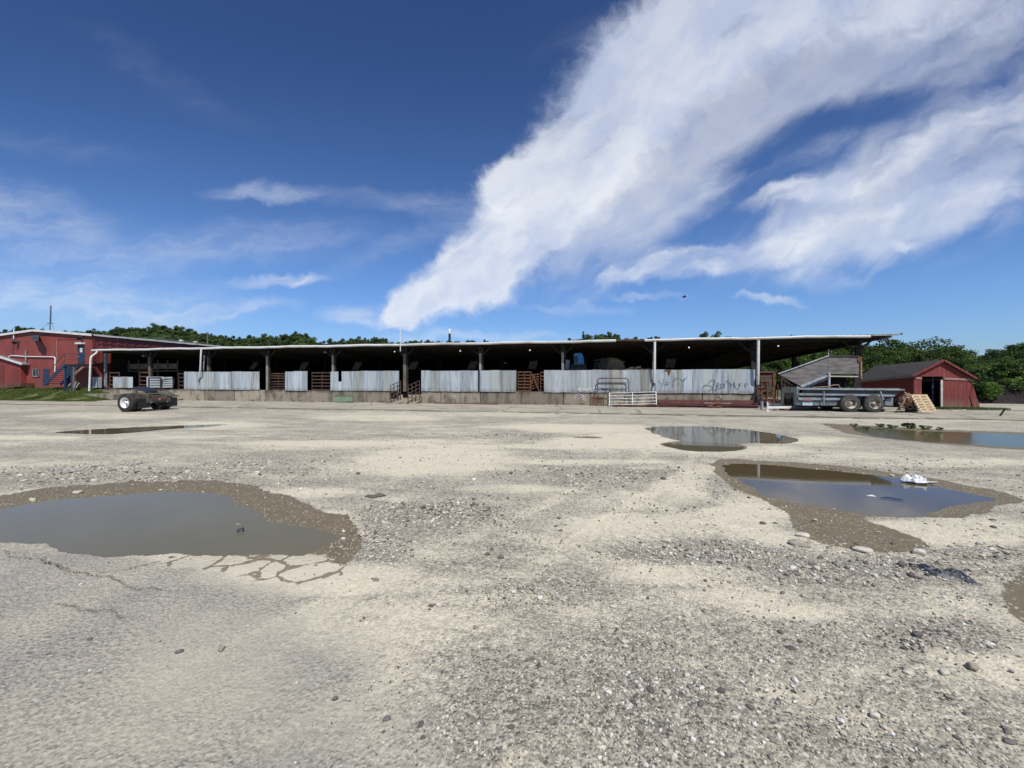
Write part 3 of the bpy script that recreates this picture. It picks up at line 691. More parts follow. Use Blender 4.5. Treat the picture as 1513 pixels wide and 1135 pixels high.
# roof sheet with slots of missing sheeting
def roof():
    holes = []
    for i, xp in enumerate(XP[:-1]):
        for k in range(3):
            if i in (0, 1, 2): continue
            hx = xp - 2.0 + k * .55 + .35; hy = 37.5 + k * 1.25 + (i % 2) * .5
            holes.append((hx, hx + .65, hy, hy + .10))
    xe = sorted(set([XL + .1, XR] + [round(h[0], 4) for h in holes] + [round(h[1], 4) for h in holes]))
    ye = sorted(set([YF + .05, YR] + [round(h[2], 4) for h in holes] + [round(h[3], 4) for h in holes]))
    mb = MB(); 
    for a, b in zip(xe[:-1], xe[1:]):
        for c, d in zip(ye[:-1], ye[1:]):
            mx, my = (a + b) / 2, (c + d) / 2
            if any(h[0] < mx < h[1] and h[2] < my < h[3] for h in holes): continue
            mb.add([(a, c, roofz(c)), (b, c, roofz(c)), (b, d, roofz(d)), (a, d, roofz(d))], [(0, 1, 2, 3)])
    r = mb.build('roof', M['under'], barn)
    # ribbed front edge of the tin above the gutter
    t = MB(); x = XL + .1
    V = []; n = int((XR - XL) / .09)
    for i in range(n + 1):
        xx = XL + .1 + (XR - XL - .1) * i / n; zz = .018 * math.sin(i * 1.7) + (.012 * math.sin(xx * .9))
        V += [(xx, YF - .03, roofz(YF) + .025 + zz), (xx, YF + 1.2, roofz(YF + 1.2) + .03 + zz)]
    t.add(V, [(2 * i, 2 * i + 2, 2 * i + 3, 2 * i + 1) for i in range(n)], True)
    t.build('roof_edge', M['rooftin'], barn)
    g = MB(); g.box(XR - .06, XR, YF + .05, YR, roofz(YR), roofz(YR) + .05)
    g = MB(); g.hexa([(XR - .02, YF + .1, roofz(YF) - .12), (XR + .04, YF + .1, roofz(YF) - .12), (XR + .04, YR, roofz(YR) - .12), (XR - .02, YR, roofz(YR) - .12)],
                     [(XR - .02, YF + .1, roofz(YF) + .04), (XR + .04, YF + .1, roofz(YF) + .04), (XR + .04, YR, roofz(YR) + .04), (XR - .02, YR, roofz(YR) + .04)])
    g.build('rake_board', M['greytrim'], barn)
    # purlins and beams
    b = MB()
    for y in np.arange(YF + 1, YR, 1.45): b.box(XL + .2, XR - .1, y - .04, y + .04, roofz(y) - .17, roofz(y) - .01)
    b.build('purlin', M['dark'], barn)
    for x in XP:
        b = MB(); b.hexa([(x - .07, D, roofz(D) - .45), (x + .07, D, roofz(D) - .45), (x + .07, YR, roofz(YR) - .45), (x - .07, YR, roofz(YR) - .45)],
                         [(x - .07, D, roofz(D) - .18), (x + .07, D, roofz(D) - .18), (x + .07, YR, roofz(YR) - .18), (x - .07, YR, roofz(YR) - .18)])
        b.build('rafter', M['dark'], barn)
roof()
# gutter in runs
def gutter(x0, x1, mat, z0=EB, z1=4.235, dz=0):
    n = max(2, int((x1 - x0) / .8)); V = []; prof = [(YF, z1), (YF - .10, z1 + .01), (YF - .12, z1 - .03), (YF - .11, z0 + .05), (YF - .05, z0), (YF + .02, z0)]
    for i in range(n + 1):
        x = x0 + (x1 - x0) * i / n; s = .018 * math.sin(x * 1.1) + .010 * math.sin(x * 3.1)
        V += [(x, y, z + s + dz * i / n) for y, z in prof]
    k = len(prof); m_ = MB(); m_.add(V, [(i * k + j, i * k + j + 1, (i + 1) * k + j + 1, (i + 1) * k + j) for i in range(n) for j in range(k - 1)])
    return m_.build('gutter', mat, barn)
gx = [X(p, YF) for p in (137, 590, 910, 952, 1285)]
gutter(gx[0], gx[1], M['white']); gutter(gx[1] + .02, gx[2], M['whiterust'])
tag(gutter(gx[2] + .02, gx[3], M['rustm'], 4.12, 4.22), 'rust brown stretch of bare eave where the gutter is missing')
gutter(gx[3] + .02, gx[4], M['whiterust'], EB + .02); 
mb = MB(); mb.box(gx[4] + .05, XG + .05, YF - .12, YF - .02, EB + .10, 4.27); mb.box(gx[4] + .05, XG + .02, YF - .14, YF - .12, EB + .19, 4.25); mb.build('gutter', M['palepipe'], barn)
mb = MB(); mb.box(XG + .051, XG + .12, YF - .13, YF - .01, EB + .12, EB + .22); mb.build('gutter_end', M['black'], barn)
# concrete dock, one cast wall panel between two joints is one segment
def dock():
    spans = [(137, 576), (622, 1117)]; j = 0
    mb = MB(); gap = .06
    for a, b in spans:
        xa, xb = X(a), X(b); x = xa; first = XP[0] - 5.73 * 2
        joints = [v for v in [first + 2.865 * k + .12 for k in range(40)] if xa + .3 < v < xb - .3]
        e = [xa] + joints + [xb]
        for p, q in zip(e[:-1], e[1:]):
            mb = MB(); mb.box(p + gap / 2, q - gap / 2, D + random.uniform(-.012, .012), D + .25, -.15, WT + random.uniform(-.018, .008)); mb.build('dock_wall', M['conc'], barn)
    mb = MB()
    mb.box(XL, X(576), D + .26, YR, -.1, FLOOR); mb.box(X(622), X(1117), D + .26, YR, -.1, FLOOR - .002); mb.box(X(576), X(622), D + 3.2, YR, -.1, FLOOR - .004)
    mb.box(XL + .1, X(576) - .05, D + .06, D + .262, -.1, WT - .05); mb.box(X(622) + .05, X(1117) - .05, D + .06, D + .262, -.1, WT - .05)
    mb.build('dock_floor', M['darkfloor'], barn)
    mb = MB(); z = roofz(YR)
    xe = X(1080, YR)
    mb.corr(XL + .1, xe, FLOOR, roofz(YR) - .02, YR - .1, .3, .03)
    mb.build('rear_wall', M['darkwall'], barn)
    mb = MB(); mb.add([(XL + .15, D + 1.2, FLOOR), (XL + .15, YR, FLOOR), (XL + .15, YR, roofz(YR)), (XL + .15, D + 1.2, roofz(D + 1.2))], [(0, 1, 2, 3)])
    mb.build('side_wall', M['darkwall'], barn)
dock()
# front posts, knee braces and the rows of posts inside
for i, x in enumerate(XP):
    mt = M['timber'] if i in (4,) else (M['dark'] if i in (8, 9) else M['postgrey'] if i in (2, 3, 5, 6) else M['timber'])
    mb = MB(); w = .075 if i != 4 else .10; zb = FLOOR - .02 if i < 9 else .02
    mb.box(x - w, x + w, D + .27, D + .27 + 2 * w, zb, roofz(D) - .2); p = mb.build('post', mt, barn)
    mb = MB(); mb.box(x + w + .02, x + w + .13, D + .33, D + .43, zb, roofz(D) - .25)
    mb.bar((x + .05, D + .35, 3.35), (x + .75, D + .35, roofz(D) - .2), .07, .09); mb.bar((x - .05, D + .35, 3.35), (x - .75, D + .35, roofz(D) - .2), .07, .09)
    mb.box(x - .16, x + .22, D + .22, D + .26, 3.55, 3.72)
    mb.build('brace', M['dark'], barn)
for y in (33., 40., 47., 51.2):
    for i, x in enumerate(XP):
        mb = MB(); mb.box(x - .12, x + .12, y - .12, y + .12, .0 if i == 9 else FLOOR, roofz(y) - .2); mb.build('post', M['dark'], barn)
mb = MB(); x0 = X(146); mb.box(x0 - .07, x0 + .07, D + .4, D + .54, FLOOR, 4.0); mb.build('post', M['palepipe'], barn)
# downspouts
def spout(pts, r, name='downspout', mat='white'):
    mb = MB(); mb.tube(pts, r, 8); return mb.build(name, M[mat], barn)
y0 = YF - .06
a = lambda px, py, y: (W(px, py, y)[0], y, W(px, py, y)[1])
spout([a(144, 519, y0), a(142, 522, y0 - .05), a(135, 527, y0 - .35), a(134, 532, y0 - .35), a(132, 578, y0 - .35)], .075)
spout([a(297.5, 515, y0), a(296, 547, y0 + .1), a(294, 560, D - .10)], .065)
mb = MB(); mb.tube([a(294.3, 559, D - .11), a(293.5, 565, D - .2)], [.05, .03], 6); mb.build('downspout_outlet', M['brownpipe'], barn)
spout([a(967.5, 505, y0), a(967, 550, y0 + .1), a(966.5, 566, D - .10)], .075)
mb = MB(); mb.tube([a(966.5, 565, D - .11), a(964, 572, D - .25)], [.06, .03], 6); mb.build('downspout_outlet', M['black'], barn)
spout([a(1120.5, 503, y0), a(1120, 552, y0 + .05), a(1119.5, 568, D - .10)], .085)
spout([a(302, 525, D + .1), a(301, 548, D + .1)], .05, 'downspout', 'palepipe')
# tin skirts: separate sheets in runs
def skirt(pa, pb, pt, pbm, mat='galvlow', notch=None, sheets=.78, label=None, slant=0):
    x0, x1 = X(pa), X(pb); z1, z0 = pt, pbm; mb = MB(); x = x0
    while x < x1 - .05:
        w = min(sheets * random.uniform(.85, 1.15), x1 - x)
        if x1 - x - w < .25: w = x1 - x
        dz = random.uniform(-.018, .018); dy = random.choice((0, .012)); dy2 = random.uniform(-.012, .012)
        if notch and notch[0] - .01 <= x + w / 2 <= notch[1] + .01:
            mb.corr(x, x + w, z0, notch[2], D - .05 - dy, lean=dy2)
        else: mb.corr(x, x + w, z0 + random.uniform(-.015, .015), z1 + dz, D - .05 - dy, lean=dy2)
        x += w
    o = mb.build('tin_panel', M[mat], barn)
    if label: tag(o, label)
    return o
def skirt_e(edges, z1, z0, **k): return skirt(edges[0], edges[1], z1, z0, **k)
skirt(138, 152, 1.93, 1.02, label='small square tin sheet at the far left of the dock')
skirt(168, 197, 1.93, 1.00, label='low tin sheet between two dark stalls'); skirt(218, 256, 1.93, 1.00, label='low tin sheet behind the black rack')
skirt(273, 342, PT, WT + .02, sheets=.9); skirt(342.6, 384, PT, WT + .02, sheets=.9)
skirt(422, 455, PT, WT - .02, sheets=.8, label='short tin panel between two brown gates')
mb = MB(); xa, xb, xc = X(489), X(500.5), X(505.5)
mb.corr(xa, xb, WT, PT - .03, D - .05); mb.corr(xb, xc, WT, 1.55, D - .055); mb.corr(xc, X(522), WT, PT - .02, D - .05)
x = X(522)
while x < X(590) - .05:
    w = min(.62, X(590) - x); mb.corr(x, x + w, WT + random.uniform(-.01, .01), PT + random.uniform(-.01, .02), D - .05 - random.choice((0, .012))); x += w
tag(mb.build('tin_panel', M['galvlow'], barn), 'tin panel with a rectangular notch cut out of its top')
P_jos = skirt(623, 706.5, PT, WT - .01); skirt(709, 763, PT, WT - .01)
P_mid = skirt(804, 967, PT, WT - .03, sheets=.62, mat='galv'); P_alene = skirt(968, 1115, PT, WT - .04, sheets=.55, mat='galvlow')
mb = MB(); xx = X(707.7); mb.box(xx - .05, xx + .05, D - .03, D + .05, WT, PT + .02); mb.build('brace', M['black'], barn)
# torn dark bit above the writing and holes
mb = MB(); q = [(980, 547), (992, 546), (990, 552), (988, 556), (986, 550)]
mb.poly([(*[W(a_, b_, D - .085)[0]], D - .085, W(a_, b_, D - .085)[1]) for a_, b_ in q][::-1]); mb.build('tear', M['rustm'], P_alene, )
# writing in spray paint on the tin
def graffiti(strokes, parent, mat, r=.018, name='graffiti', y=D - .088):
    mb = MB()
    for s in strokes:
        P = [np.array(p, float) for p in s]
        if len(P) > 2:
            Q = []
            for i in range(len(P) - 1):
                p0 = P[max(i - 1, 0)]; p1 = P[i]; p2 = P[i + 1]; p3 = P[min(i + 2, len(P) - 1)]
                for j in range(4):
                    t = j / 4; Q.append(.5 * ((2 * p1) + (-p0 + p2) * t + (2 * p0 - 5 * p1 + 4 * p2 - p3) * t * t + (-p0 + 3 * p1 - 3 * p2 + p3) * t ** 3))
            Q.append(P[-1]); P = Q
        V = []; n = len(P)
        for i, p in enumerate(P):
            d = P[min(i + 1, n - 1)] - P[max(i - 1, 0)]; d /= np.linalg.norm(d) + 1e-9; nn = np.array([-d[1], d[0]]) * (r * 568 / (D * 1.02) * random.uniform(.6, 1.25))
            for k in (-1, 1):
                w = W(p[0] + k * nn[0], p[1] + k * nn[1], y); V.append((w[0], y, w[1]))
        mb.add(V, [(2 * i, 2 * i + 1, 2 * i + 3, 2 * i + 2) for i in range(n - 1)])
    return mb.build(name, mat, parent)
def Zc(x, y): return (960 + x / 6.304, 480 + y / 6.304)       # survey detail coordinates
A = [[(485, 600), (500, 575), (530, 560), (560, 568), (585, 575)], [(545, 545), (570, 520), (600, 512), (608, 530), (598, 560), (575, 600), (548, 612)], [(605, 520), (598, 560), (592, 605), (630, 600)],
     [(625, 575), (645, 560), (640, 540), (625, 555), (632, 592), (660, 588), (676, 560), (668, 545), (660, 570), (675, 590), (695, 575)], [(690, 545), (695, 590), (705, 530), (728, 530), (730, 588)], [(745, 530), (752, 560), (758, 612)], [(752, 560), (775, 550), (790, 570), (782, 590)],
     [(790, 530), (795, 570), (815, 595), (835, 580), (845, 545), (832, 548), (840, 575)], [(858, 576), (862, 574)], [(885, 545), (893, 580)], [(905, 540), (912, 560)]]
graffiti([[Zc(*p) for p in s] for s in A], P_alene, M['paintgraf'], .021)
Yg = [[(85, 518), (105, 550), (130, 545)], [(130, 505), (118, 560), (105, 600)], [(140, 540), (165, 530), (160, 550), (140, 560), (175, 555), (182, 540)], [(188, 577), (192, 574)], [(205, 580), (215, 555), (222, 570)], [(218, 530), (245, 500), (275, 498), (300, 520), (345, 490)], [(330, 500), (312, 540), (302, 565)], [(275, 540), (268, 565)]]
graffiti([[Zc(*p) for p in s] for s in Yg], P_alene, M['paintgraf'], .017)
def Zj(x, y): return (460 + x / 6.304, 480 + y / 6.304)
J = [[(1100, 545), (1098, 580), (1120, 590), (1135, 570)], [(1150, 560), (1165, 535), (1190, 530), (1200, 560), (1180, 590), (1155, 580)], [(1240, 515), (1215, 525), (1225, 555), (1240, 575), (1215, 590)], [(1275, 510), (1270, 585)], [(1270, 550), (1305, 545)], [(1310, 510), (1300, 590)], [(1335, 530), (1345, 580), (1370, 585), (1385, 530)], [(1405, 590), (1425, 520), (1450, 590)], [(1410, 565), (1445, 562)]]
graffiti([[Zj(*p) for p in s] for s in J], P_jos, M['paintfaint'], .018)
def Zm(x, y): return (800 + x / 6.304, 480 + y / 6.304)
S = [[(378, 590), (352, 592), (358, 605), (378, 608), (352, 620)], [(388, 618), (392, 590), (402, 606), (412, 588), (416, 618)], [(424, 618), (436, 588), (448, 618)], [(428, 606), (446, 606)], [(476, 590), (458, 600), (460, 615), (480, 618)], [(490, 575), (488, 618)], [(512, 580), (492, 600), (514, 616)], [(350, 600), (330, 612)], [(590, 575), (600, 600), (612, 580), (625, 600), (645, 590), (560, 590), (545, 612)]]
graffiti([[Zm(*p) for p in s] for s in S], P_mid, M['paintwhite'], .030)
C2 = [[(318, 690), (322, 660), (345, 642), (368, 648), (378, 668), (350, 690), (338, 675), (360, 655)], [(345, 700), (375, 670), (395, 660), (385, 690), (420, 705)], [(365, 650), (400, 660), (408, 690)]]
graffiti([[Zm(*p) for p in s] for s in C2], barn, M['paintwhite'], .012, y=D - .014)
C3 = [[(1300, 660), (1320, 650), (1330, 670), (1305, 690)], [(1335, 655), (1345, 690)]]
graffiti([[Zj(*p) for p in s] for s in C3], barn, M['paintwhite'], .012, y=D - .014)
# bulbs that glow under the eave
for px, py, y in ((583, 519.5, 28.5), (680, 518.5, 28.5), (783, 517.5, 28.5), (1018, 513.5, 28.5), (1150, 511, 28.5)):
    x, z = W(px, py, y); mb = MB(); mb.lathe((x, y, z), (0, 0, 1), [(-.06, .005), (-.05, .035), (-.01, .055), (.03, .04), (.06, .02)], 12); b_ = mb.build('light_bulb', M['bulb'], barn)
    mb = MB(); mb.tube([(x, y, z + .055), (x, y, roofz(y) - .02)], .018, 6); mb.build('bulb_socket', M['dark'], b_)
# small lamps hung behind posts, cable and pipe at the eave
for px, py in ((480, 519), (212, 525), (833, 512)):
    x, z = W(px, py, D + .5); mb = MB(); mb.lathe((x, D + .5, z), (0, -.3, -1), [(-.08, .03), (0, .06), (.1, .11)], 10); mb.build('flood_lamp', M['palepipe'], barn)

# ------------------------------------------------------------------ things inside the barn
def slat_pen(x0, x1, y, z0, z1, n, name, label, cat, mat='brownpipe', group=None, nv=3, w=.03, jit=0.0):
    t = thing(name, label, cat, ((x0 + x1) / 2, y, z0), 0, group)
    for i in range(n):
        z = z0 + .08 + (z1 - z0 - .14) * i / (n - 1); mb = MB()
        mb.bar((x0, y, z + random.uniform(-jit, jit)), (x1, y, z + random.uniform(-jit, jit)), w, .085); mb.build('rail', M[mat], t)
    for i in range(nv):
        x = x0 + (x1 - x0) * i / (nv - 1); mb = MB(); mb.bar((x, y + .04, z0), (x, y + .04, z1), .05, .05); mb.build('upright', M[mat], t)
    return t
slat_pen(X(385), X(421), D + .55, FLOOR, 2.25, 7, 'slat_gate', 'brown slatted gate left of the short tin panel', 'gate', jit=.05)
slat_pen(X(456), X(486), D + .35, FLOOR, 2.28, 6, 'slat_gate', 'brown slatted gate right of the short tin panel', 'gate')
slat_pen(X(764), X(783), D + .35, FLOOR, 2.28, 7, 'slat_gate', 'rusty brown slatted gate between the tin panels at centre, left half', 'gate', 'rustm')
slat_pen(X(798), X(804), D + .35, FLOOR, 2.25, 6, 'slat_gate', 'narrow rusty gate against the left edge of the long tin panel', 'gate', 'rustm', nv=2)
t = thing('slat_gate', 'collapsed rusty gate with tangled slats leaning at centre', 'gate', (X(790), D + .5, FLOOR))
for k in range(6):
    mb = MB(); mb.bar((X(780), D + .5, 1.0 + k * .19), (X(795), D + .6, 1.25 + k * .17), .03, .07); mb.build('rail', M['rustm'], t)
mb = MB(); mb.bar((X(784), D + .42, 2.15), (X(796), D + .42, FLOOR), .05, .07); mb.build('upright', M['rustm'], t)
mb = MB(); mb.bar((X(779), D + .44, FLOOR), (X(789), D + .44, 2.1), .05, .06); mb.build('upright', M['rustm'], t)
slat_pen(X(258), X(272.5), D + .3, .5, 2.25, 6, 'slat_gate', 'brown slatted gate left of the first tall tin panel', 'gate', nv=3)
slat_pen(X(597), X(617), D + 3.4, FLOOR, 2.4, 6, 'slat_gate', 'dark slatted gate at the head of the ramp', 'gate')
# stalls left
for n_, (a_, b_, la) in enumerate(((153, 167, 'dark stall front left of the low tin sheet'), (198, 217, 'dark stall front between two low tin sheets'))):
    slat_pen(X(a_), X(b_), D + .4, FLOOR, 2.35, 5, 'stall_front', la, 'stall', 'rustm', nv=2)
# upper gallery with mesh sides
t = thing('gallery', 'raised timber catwalk with dusty mesh sides inside the left bays', 'catwalk', (X(200, 28.2), 28.2, 2.3))
ga, gb, gy = X(150, 28.2), X(263, 28.2), 28.2
mb = MB(); mb.box(ga, gb, gy, gy + 1.3, 2.42, 2.52); mb.build('deck', M['timber'], t)
mb = MB(); mb.box(ga, gb, gy + .02, gy + .04, 2.66, 3.10); mb.build('mesh_side', M['plydark'], t)
mb = MB(); mb.box(ga, gb, gy - .03, gy + .019, 3.10, 3.15); mb.build('handrail', M['timber'], t)
for i in range(9):
    x = ga + (gb - ga) * i / 8; mb = MB(); mb.box(x - .04, x + .04, gy - .06, gy + .01, FLOOR if i % 2 == 0 else 2.4, 3.45); mb.build('upright', M['timber'], t)
# internal pen fences across every bay
for i in range(9):
    x0_, x1_ = XP[i] + .2, XP[i + 1] - .2
    if i == 8: continue
    slat_pen(x0_, x1_, 31.5 + (i % 3) * .6, FLOOR, 2.3, 5, 'pen_fence', 'dim timber pen fence deep inside the barn behind the tin skirts', 'fence', 'dark', 'pen fences inside the barn', nv=3)
# feed boards: leaning plywood panels, one per bay
fb = None
LB = ('leftmost of the dusty plywood feed boards inside the barn', 'dusty plywood feed board above the gap beside the short tin panel', 'dusty plywood feed board behind the notched tin panel', 'dusty plywood feed board right of the bare timber post', 'dusty plywood feed board left of the middle grey post', 'dusty plywood feed board above the rusty gate at centre', 'pale plywood feed board right of the tall white downspout')
for i, (px, py) in enumerate(((373, 541), (447, 541), (526, 541), (609, 540.5), (697, 540), (786, 539.5), (990, 537))):
    y = 30.5; x, z = W(px, py, y); s = .85 if i == 0 else 1
    t = thing('feed_board', LB[i], 'board', (x, y, FLOOR), 0, 'plywood feed boards hung in the bays')
    mb = MB(); mb.hexa([(x - .36 * s, y - .1, z - .32), (x + .30 * s, y - .1, z - .32), (x + .30 * s, y - .06, z - .32), (x - .36 * s, y - .06, z - .32)], [(x - .18 * s, y + .25, z + .34), (x + .46 * s, y + .25, z + .34), (x + .46 * s, y + .29, z + .34), (x - .18 * s, y + .29, z + .34)])
    mb.build('panel', M['plydark'], t)
    mb = MB(); mb.box(x - .40, x + .55, y + .26, y + .34, z + .34, z + .42); mb.build('top_rail', M['dark'], t)
    for dx in (-.2, .4):
        mb = MB(); mb.box(x + dx - .04, x + dx + .04, y + .3, y + .38, FLOOR, z + .34); mb.build('upright', M['dark'], t)
# blue cab machine, drum, bale rack and scrap wood behind the long panel
y = D + 1.5
def Q(px, py, yy=y): a_, b_ = W(px, py, yy); return (a_, yy, b_)
t = thing('skid_loader', 'small loader with a bright blue cab above the long tin panel', 'loader', (X(855, y), y, FLOOR))
x0_, x1_ = X(847.5, y), X(863, y); zt = Z(855, 521.5, y); zm = Z(855, 538, y)
mb = MB(); pr = [(x0_ + .03, zm), (x1_ + .02, zm), (x1_ - .02, zm + .42), (x1_ - .12, zt - .06), (x1_ - .25, zt), (x0_ + .12, zt), (x0_, zt - .10)]
mb.poly([(a_, y, b_) for a_, b_ in pr], .8); mb.build('cab', M['bluecab'], t, .03)
mb = MB(); mb.box(x0_ + .05, x0_ + .30, y - .012, y - .002, zm + .1, zt - .22); mb.build('window', M['glassdk'], t)
mb = MB(); mb.box(X(844, y), X(866, y), y - .1, y + 1.2, Z(855, 541.5, y), zm - .01); mb.box(X(843, y), X(867, y), y - .15, y + 1.1, 1.75, Z(855, 542.5, y)); mb.build('body', M['cardb'], t, .03)
for dx in (846, 864):
    mb = MB(); mb.lathe((X(dx, y), y - .25, 1.28), (0, 1, 0), [(0, .2), (0, .40), (.04, .42), (.22, .42), (.26, .38), (.26, .1)], 20); mb.build('wheel', M['tyre'], t)
t = thing('plastic_drum', 'grey ribbed drum between the barn post and the blue cab', 'drum', (X(838, y), y, FLOOR))
mb = MB(); r_ = (X(842.5, y) - X(834, y)) / 2; z1 = Z(838, 531.5, y)
mb.lathe((X(838, y), y + .2, z1 - .9), (0, 0, 1), [(0, 0), (0, r_), (.28, r_), (.30, r_ + .012), (.32, r_), (.58, r_), (.60, r_ + .012), (.62, r_), (.88, r_), (.90, r_ - .03), (.90, 0)], 20); mb.build('drum_body', M['barrel'], t)
mb = MB(); mb.box(X(838, y) - .3, X(838, y) + .3, y - .1, y + .5, FLOOR, z1 - .905); mb.build('stand', M['dark'], t)
t = thing('round_bale', 'round hay bale seen end on in the dim bay right of the blue cab', 'bale', (X(906, 29), 29, FLOOR))
bx, bz = W(906, 541, 29.); mb = MB(); mb.lathe((bx, 29., bz - .25), (0, 1, 0), [(0, .05), (.0, .78), (.06, .86), (1.3, .86), (1.3, 0)], 36); mb.build('bale', M['hay'], t)
mb = MB(); mb.box(bx - .8, bx + .8, 29.05, 30.2, FLOOR, bz - .9); mb.build('stand', M['dark'], t)
t = thing('feed_rack', 'sloping dusty slatted rack leaning beside the hay bale', 'rack', (X(885, 28.6), 28.6, FLOOR))
for i in range(8):
    a_ = 878 + i * 2.6; p = Q(a_ - 1, 546, 28.4); q = Q(a_ + 3, 529.5 if i > 2 else 535, 28.9); mb = MB(); mb.bar(p, q, .09, .03); mb.build('slat', M['plydark'], t)
mb = MB(); mb.bar(Q(877, 533, 28.95), Q(903, 529, 28.95), .08, .08); mb.build('rail', M['plydark'], t)
t = MB(); 
for i in range(70):
    px = random.uniform(918, 956); hh = 1 - abs(px - 936) / 24; p = Q(px, random.uniform(547, 547 - 4.5 * hh), D + .5 + random.uniform(0, .6)); an = random.uniform(-.35, .35); L = random.uniform(.15, .45)
    t.bar(p, (p[0] + L * math.cos(an), p[1] + random.uniform(-.2, .2), p[2] + L * math.sin(an)), .05, .04)
tag(t.build('scrap_wood', M['firewood']), 'heap of broken scrap wood showing above the long tin panel', 'scrap wood', kind='stuff')
mb = MB(); mb.box(X(916), X(958), D + .4, D + 1.3, FLOOR, 2.24); tag(mb.build('crate', M['dark']), 'dark low bin holding the heap of scrap wood', 'bin')

# ------------------------------------------------------------------ pipe gates, ramp and stuff against the dock
def P3(px, py, y): a_, b_ = W(px, py, y); return (a_, y, b_)
t = thing('ramp', 'short concrete ramp up to the dock between two pipe railings', 'ramp', (X(600), D, 0))
xa, xb = X(577), X(621)
mb = MB(); mb.hexa([(xa, D - 1.0, -.1), (xb, D - 1.0, -.1), (xb, D + 3.2, -.1), (xa, D + 3.2, -.1)], [(xa, D - 1.0, .04), (xb, D - 1.0, .04), (xb, D + 3.2, FLOOR), (xa, D + 3.2, FLOOR)]); mb.build('slope', M['conc'], t)
def railing(label, pa, pb, ya, yb, tilt):
    g = thing('pipe_railing', label, 'railing', (X(pa, ya), ya, 0))
    xA, xB = X(pa, ya), X(pb, yb); zb0, zb1 = .05, .45; top0, top1 = 1.28, 1.62
    for i in range(5):
        f = i / 4; z0 = zb0 + .12 + (top0 - zb0 - .12) * f; z1 = zb1 + .12 + (top1 - zb1 - .12) * f
        mb = MB(); mb.tube([(xA, ya, z0), (xB, yb, z1)], .024, 6); mb.build('rail', M['brownpipe'], g)
    for i in range(4):
        f = i / 3; x_, y_ = xA + (xB - xA) * f, ya + (yb - ya) * f; mb = MB(); mb.tube([(x_, y_, zb0 * (1 - f) + zb1 * f - .05), (x_, y_, top0 + (top1 - top0) * f)], .03, 6); mb.build('upright', M['brownpipe'], g)
railing('dark pipe railing on the left side of the dock ramp', 577, 592, D - .9, D - .1, 0)
railing('dark pipe railing on the right side of the dock ramp', 603, 620, D - 1.0, D - .1, 0)
t = thing('leaning_board', 'faded green metal sheet leaning against the dock wall', 'sheet', (X(505), D - .3, 0))
mb = MB(); pts = [P3(491, 594.0, D - .42), P3(521, 593.5, D - .42), P3(521, 585, D - .10), P3(495, 585, D - .10)]
mb.poly(pts, .03); mb.build('sheet', M['green'], t); mb = MB(); mb.bar(P3(494.5, 584.8, D - .12), P3(521.5, 584.8, D - .12), .05, .04); mb.build('rim', M['green'], t)
t = thing('plank', 'long white plank lying on the ground at the foot of the dock', 'plank', (X(668), D - .5, .03))
mb = MB(); p, q = G(646, 594.5), G(694, 595.5); mb.bar((p[0], p[1], .10), (q[0], q[1], .09), .14, .05); mb.bar((p[0] + .6, p[1] - .1, .17), (p[0] + 2.0, p[1], .13), .10, .04); mb.build('board', M['whiteplank'], t)
mb = MB(); p, q = G(640, 597), G(735, 599); mb.bar((p[0], p[1] + .2, .06), (q[0], q[1] + .3, .06), .15, .06); o = mb.build('rusty_beam', M['redbeam']); tag(o, 'thin rusty beam on the ground below the white plank', 'beam')
def hoop_gate(name, label, pa, pb, pt, pbot, y, nr, mat, nv, r=.028, round_=True, lean=.25, tilt=0, yb=None):
    yb = y if yb is None else yb
    g = thing(name, label, 'gate', (X((pa + pb) / 2, y), y, 0))
    x0, x1 = X(pa, y), X(pb, yb); z1 = Z((pa + pb) / 2, pt, y + lean); z0 = Z((pa + pb) / 2, pbot, y)
    def PT_(u, v): return (x0 + (x1 - x0) * u, y + (yb - y) * u + lean * v, z0 + (z1 - z0) * v + tilt * u)
    c = .10 / max(.2, x1 - x0) * 1.5; cv = .12
    fr = [PT_(0, 0), PT_(0, 1 - cv), PT_(c * .3, 1 - cv * .3), PT_(c, 1), PT_(1 - c, 1), PT_(1 - c * .3, 1 - cv * .3), PT_(1, 1 - cv), PT_(1, 0)] if round_ else [PT_(0, 0), PT_(0, 1), PT_(1, 1), PT_(1, 0)]
    mb = MB(); 
    if round_: mb.tube(fr, r * 1.25, 8)
    else:
        for a_, b_ in zip(fr[:-1], fr[1:]): mb.tube([a_, b_], r * 1.15, 8)
    mb.build('frame', M[mat], g)
    for i in range(nr):
        v = .04 + .80 * (i / max(1, nr - 1)) if round_ else i / nr
        mb = MB(); mb.tube([PT_(0, v), PT_(1, v)], r * .8, 6); mb.build('rail', M[mat], g)
    for i in range(nv):
        u = (i + 1) / (nv + 1); mb = MB(); mb.tube([PT_(u, 0), PT_(u, 1 if not round_ else .84)], r * .8, 6); mb.build('upright', M[mat], g)
    return g
hoop_gate('pipe_gate', 'tall grey hooped pipe gate leaning on the long tin panel', 883, 930, 559, 600, D - .75, 5, 'greypipe', 1, .034, lean=.5)
g = thing('pipe_gate', 'long pale galvanised gate leaning over the grey hooped gate', 'gate', (X(935, 24.4), 24.4, 0))
c4 = [P3(900, 598.5, 24.3), P3(970, 597, 24.3), P3(969, 579, 24.75), P3(900.5, 581, 24.75)]
def LP(u, v):
    a_, b_, c_, d_ = [Vector(q) for q in c4]; return (a_ * (1 - u) + b_ * u) * (1 - v) + (d_ * (1 - u) + c_ * u) * v
for v in (0.02, .24, .5, .76, 1):
    mb = MB(); mb.tube([LP(0, v), LP(.5, v - .015), LP(1, v)], .027, 6); mb.build('rail', M['palepipe'], g)
